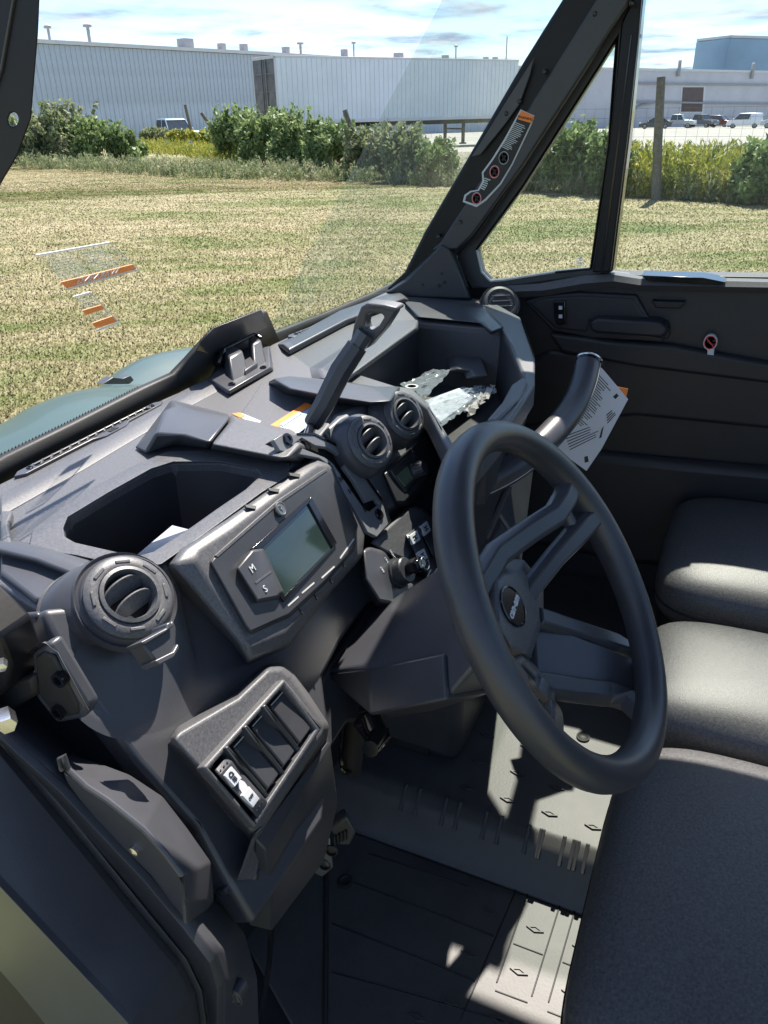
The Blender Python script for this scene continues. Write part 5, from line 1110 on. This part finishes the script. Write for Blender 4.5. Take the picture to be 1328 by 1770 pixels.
# hinge pillar column sweeping down beside the pocket
LA = [(-150, 1130), (0, 1255), (117, 1360), (177, 1425), (261, 1514), (327, 1594), (373, 1654), (387, 1700), (386, 1800)]
LB = [(-150, 1105), (0, 1285), (80, 1381), (150, 1465), (250, 1588), (312, 1662), (338, 1712), (346, 1760), (346, 1830)]
LC = [(-150, 1350), (0, 1512), (60, 1576), (120, 1640), (180, 1704), (232, 1760), (262, 1806), (276, 1850), (280, 1900)]
LC2 = [(u-6, v+14) for u, v in LC]
LD = [(-150, 1560), (0, 1678), (30, 1712), (60, 1748), (90, 1785), (130, 1830), (150, 1860), (160, 1880), (170, 1910)]
LE = [(-120, 1050), (20, 1185), (112, 1282), (200, 1372), (290, 1470), (370, 1548), (424, 1612), (446, 1690), (450, 1800)]
cowl = ramp('cowl_side', [XL(LA, .285), XL([(u+8, v-8) for u, v in LA], .292), XL(LE, .355)], plastic_s)
ramp('cowl_groove', [XL(LB, .288), XL([(u+10, v-8) for u, v in LB], .296), XL([((a[0]*.45+b[0]*.55), (a[1]*.45+b[1]*.55)) for a, b in zip(LB, LA)], .298), XL([(u-5, v+5) for u, v in LA], .288), XL(LA, .285)], plastic_d)
ramp('outer_cowl', [XL(LB, .288), XL([(u-8, v+10) for u, v in LB], .280), XL(LC, .228), XL(LC2, .222), XL(LD, .232)], plastic_s)
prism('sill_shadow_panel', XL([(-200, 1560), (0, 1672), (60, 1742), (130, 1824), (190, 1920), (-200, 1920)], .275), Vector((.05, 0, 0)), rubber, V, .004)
pk = ramp('map_pocket', [XL([(106, 1326), (119, 1303), (170, 1318), (224, 1338), (282, 1376), (325, 1432), (366, 1490), (371, 1556), (352, 1584)], .326),
   XL([(108, 1330), (114, 1338), (150, 1362), (187, 1386), (247, 1434), (285, 1475), (314, 1514), (320, 1560), (323, 1594)], .266),
   XL([(110, 1334), (116, 1352), (145, 1392), (173, 1425), (215, 1470), (261, 1514), (290, 1556), (310, 1580), (323, 1597)], .286)], plastic_s)
tube('pocket_lip', XL([(108, 1330), (104, 1312), (110, 1306), (118, 1330), (150, 1360), (187, 1384), (247, 1432), (285, 1473), (314, 1512), (320, 1560), (322, 1592)], .266), .0022, plastic_s, pk, n=8)
lathe('pocket_clip', XP(233, 1470, .277), NX, [(.004, -.01), (.004, .002), (.0001, .003)], zinc, pk, n=10)
lathe('column_emblem', XP(408, 1722, .300), NX, [(.0105, -.01), (.0105, .0015), (.0088, .002), (.0082, .001), (.0001, .001)], plastic_d, cowl, n=28, sx=.7)
strokes('emblem_mark', [[XP(408, 1722, .2985)+Vector((0, y, z)) for y, z in q] for q in ([(-.004, -.006), (-.002, -.006), (.001, .006), (-.001, .006)], [(.004, -.005), (.005, -.004), (.001, .006), (0, .005)])], plastic, cowl, NX)
# dark door-hinge zone at far left with bolts
prism('hinge_plate', XL([(-60, 1040), (0, 1100), (18, 1150), (14, 1190), (0, 1205), (-60, 1205)], .30), Vector((.03, 0, 0)), steel, V, .003)
hx = lathe('hinge_bolt', XP(12, 1250, .27), Vector((-.55, -.8, .1)), [(.0001, -.012), (.0070, -.012), (.0070, .003), (.0062, .0045), (.0001, .005)], zinc, V, n=6)
lathe('hinge_bolt', XP(3, 1152, .29), Vector((-.7, -.7, 0)), [(.0038, -.006), (.0038, .002), (.0001, .003)], zinc, V, n=6)
prism('hinge_strap', XL([(-60, 1190), (55, 1170), (62, 1205), (0, 1238), (-60, 1260)], .312), Vector((.03, 0, 0)), rubber, V, .004)
# near windshield pillar flange in the upper left corner
lp = holed('near_pillar', XL([(-160, -120), (74, -120), (66, 60), (54, 205), (30, 270), (-4, 328), (-160, 560)], .335), [XL([(14, 206), (18, 196), (26, 193), (32, 200), (33, 210), (28, 218), (20, 219), (15, 214)], .335)], Vector((.013, .014, 0)), steel, V, .002)
prism('pillar_seam', XL([(30, -60), (33, -60), (2, 120), (-30, 220), (-33, 218), (-1, 118)], .3335), Vector((.003, 0, 0)), plastic_s, lp, .0005)

# ---- grab handle, padded
gp = spline([XP(760, 868, .98), XP(830, 838, 1.0), XP(890, 806, 1.04), XP(940, 764, 1.11), XP(985, 712, 1.20), XP(1008, 665, 1.26), XP(1018, 624, 1.30)], 6)
gh = tube('grab_handle', gp, [.0215]*len(gp), plastic_s, V, n=20)
seam = []
for i, p in enumerate(gp[6:]):
    d = (gp[min(i+7, len(gp)-1)]-gp[i+5]).normalized(); s = d.cross(FW).normalized(); s = s if s.dot(UP) < 0 else -s; seam.append(p+(s*.8-FW*.6).normalized()*.0219)
tube('handle_stitch', seam, .0009, edge_w, gh, n=5)
e_ = gp[-1]; dd_ = (gp[-1]-gp[-3]).normalized(); lathe('handle_cap', e_, dd_, [(.0222, -.006), (.0226, .001), (.019, .005), (.0001, .007)], gloss, gh, n=24)
lathe('cap_trim', e_-dd_*.001, dd_, [(.0228, -.001), (.0234, .0005), (.0228, .002)], zinc, gh, n=24)
# passenger dash bulk below the tray rim
pdm = loft('passenger_dash', [[T(u, v, -.030) for u, v in [(786, 800), (808, 815), (890, 720), (925, 665), (925, 620), (905, 550)]], [p+Vector((.02, .05, -.28)) for p in [T(u, v, -.03) for u, v in [(786, 800), (808, 815), (890, 720), (925, 665), (925, 620), (905, 550)]]]], plastic_d, V, .0, closed=False, caps=False)
prism('tray_lip', [T(u, v, .004) for u, v in [(905, 650), (912, 660), (898, 690), (860, 728), (842, 724), (868, 694), (884, 664)]], Vector((0, 0, -.03)), plastic, V, .004)
tube('lip_edge', [T(u, v, .004) for u, v in [(903, 690), (880, 726), (838, 776), (812, 800)]], .0022, plastic, pdm, n=6)
prism('tray_hook', [T(u, v, -.055) for u, v in [(785, 612), (832, 616), (846, 650), (820, 650), (816, 640), (792, 638)]], Vector((0.01, .02, -.01)), plastic_s, trw, .003)
# passenger corner speaker / vent at the door
pv = Vector(XP(866, 524, 1.585)); pvn = Vector((-.62, -.40, .66)).normalized()
pvh = lathe('corner_vent', pv, pvn, [(.050, -.075), (.044, -.03), (.042, -.002), (.040, .003), (.036, .002)], plastic_d, V, n=36)
lathe('corner_vent_ring', pv, pvn, [(.036, -.002), (.036, .005), (.030, .007), (.028, .003)], plastic, pvh, n=36)
lathe('corner_vent_face', pv, pvn, [(.028, 0), (.026, .004), (.015, .006), (.001, .0065)], plastic_s, pvh, n=36)
for k in range(3): tube('vent_slat', [pv+pvn*.0075+frame_of(pvn)[0]*x+frame_of(pvn)[1]*(.012*(k-1)) for x in (-.02, 0, .02)], .0018, plastic, pvh, n=6)
# pedals and wiring in the footwell
pd = prism('brake_pedal', [XP(u, v, .60) for u, v in [(513, 1478), (545, 1432), (572, 1448), (578, 1500), (558, 1518), (530, 1502)]], Vector((.006, .012, .0)), grey_metal, V, .003)
for u, v in [(540, 1482), (556, 1456), (562, 1494), (574, 1470)]: lathe('pedal_hole', XP(u, v, .599), Vector((-1, -.3, .2)), [(.0085, -.004), (.0085, .002), (.0065, .003), (.006, -.001), (.0001, -.001)], rubber, pd, n=16)
pad = prism('pedal_pad', [XP(u, v, .58) for u, v in [(568, 1430), (600, 1412), (616, 1440), (606, 1462), (588, 1462)]], Vector((.012, .01, 0)), plastic_d, pd, .003)
for k in range(4): box('pad_rib', XP(580+6*k, 1452-3*k, .578), (0, .001, 0), (0, .0, .008), (.002, 0, 0), rubber, pad, .0003)
ac = prism('accelerator_pedal', [XP(u, v, .95) for u, v in [(690, 1240), (760, 1250), (742, 1310), (660, 1300)]], Vector((.01, .03, -.01)), rubber, V, .004)
tube('column_shaft', [WP(620, 1215, -.3), XP(610, 1330, .66)], .012, rubber, V, n=10)
tube('wiring_loom', spline([WP(600, 1205, -.33), XP(590, 1300, .64), XP(600, 1335, .64), XP(640, 1290, .68), XP(650, 1250, .68)], 6), .003, gloss, V, n=6)
tube('wiring_loom', spline([XP(470, 1600, .40), XP(462, 1690, .42), XP(440, 1790, .42)], 6), .0035, gloss, V, n=6)
tube('door_sill_edge', [XP(566, 1500, .47+.0), ZP(564, 1500, .6), ZP(562, 1790, .6)][1:], .004, rubber, V, n=8)
abox('center_console_lower', .95, 1.16, .30, .50, .68, 1.12, plastic_d, V, .02)
tube('console_strut', [XP(880, 840, 1.1), XP(840, 930, 1.05)], .006, plastic_s, V, n=8)
tube('console_strut', [XP(850, 870, 1.1), XP(900, 945, 1.1)], .004, plastic_s, V, n=8)

# ---- loose things in the cab: their own top-level objects
bag = empty('plastic_bag', T(770, 700, -.09), 'crinkled clear plastic bag lying in the passenger side dash tray', 'plastic bag', None)
zb_ = -.085
def crumple(name, quad, nx_, ny_, amp, m, par, f, zoff, seed=1):
    r = random.Random(seed); g = {}; vs = []; fs = []
    for j in range(ny_+1):
        for i in range(nx_+1):
            p = f(*bil2(quad, i/nx_, j/ny_), zoff); vs.append(p+Vector((r.uniform(-1, 1)*amp*.4, r.uniform(-1, 1)*amp*.4, r.uniform(0, 1)*amp)))
    for j in range(ny_):
        for i in range(nx_): a = j*(nx_+1)+i; fs += [[a, a+1, a+nx_+2], [a, a+nx_+2, a+nx_+1]]
    o = mesh(name, vs, fs, m, par); o.data.polygons.foreach_set('use_smooth', [True]*len(o.data.polygons)); return o
crumple('bag_film', [(722, 700), (830, 668), (856, 676), (752, 748)], 26, 16, .006, bagm, bag, T, -.078, 3)
crumple('bag_flap', [(692, 668), (745, 642), (782, 640), (735, 690)], 14, 10, .005, bagm, bag, T, -.066, 5)
crumple('bag_edge', [(800, 712), (850, 670), (858, 678), (812, 724)], 16, 6, .010, film('bag_edge_film', (.60, .58, .54), .5, .10), bag, T, -.072, 8)
lathe('bag_emblem', T(712, 668, -.054), ZU, [(.011, 0), (.011, .0006), (.008, .0006), (.008, 0)], white, bag, n=24)
bkl = prism('manual_booklet', [T(u, v, -.084) for u, v in [(728, 694), (800, 668), (838, 674), (762, 728)]], Vector((0, 0, -.006)), booklet_p, None, .001)
tag(bkl, 'pale printed booklet sealed inside the clear plastic bag on the dash tray', 'booklet')
strokes('printed_lines', lines_between(*[T(u, v, -.0835) for u, v in [(738, 696), (800, 672), (826, 677), (762, 720)]], rows=11, fill=.16), f_grey, bkl, ZU)
# hang tag on the grab handle
tp = XP(1036, 628, 1.36); tn_ = Vector((-.93, -.30, .12)).normalized()
def TG(u, v, d=0): return PL(u, v, tp+tn_*d, tn_)
ht_ = empty('hang_tag', TG(1036, 630), 'white printed cardboard hang tag hanging behind the padded grab handle', 'tag')
pts = [(1036, 632), (1044, 640), (1086, 690), (1040, 776), (1014, 814), (960, 775), (990, 690), (1000, 660)]
cd_ = prism('tag_card', [TG(*p) for p in pts], tn_*-.0012, paper, ht_, 0, smooth=False)
prism('orange_flap', [TG(u, v, -.002) for u, v in [(1056, 660), (1066, 668), (1086, 672), (1082, 690), (1070, 690)]], tn_*-.001, orange, ht_, 0)
strokes('printed_text', lines_between(*[TG(u, v, .0003) for u, v in [(1034, 644), (1060, 672), (1012, 745), (982, 718)]], rows=22, fill=.35, jag=.4, cols=1), blackp, cd_, tn_)
strokes('printed_text', lines_between(*[TG(u, v, .0003) for u, v in [(975, 752), (1048, 726), (1040, 752), (985, 780)]], rows=6, fill=.3, jag=.4), blackp, cd_, tn_)
strokes('printed_text', lines_between(*[TG(u, v, .0003) for u, v in [(1048, 716), (1062, 704), (1066, 716), (1050, 734)]], rows=4, fill=.45, jag=.3), blackp, cd_, tn_)
for q in ([(1066, 680), (1070, 684), (1064, 690), (1060, 686)], [(1040, 742), (1044, 736), (1040, 756), (1036, 758)], [(1010, 790), (1016, 788), (1018, 798), (1011, 800)]): prism('tag_icon', [TG(*p, .0006) for p in q], tn_*-.0006, blackp, cd_, 0)
tube('tag_string', [TG(1036, 634, .001), TG(1030, 622, .004), XP(1020, 626, 1.30)], .0008, white, ht_, n=5)
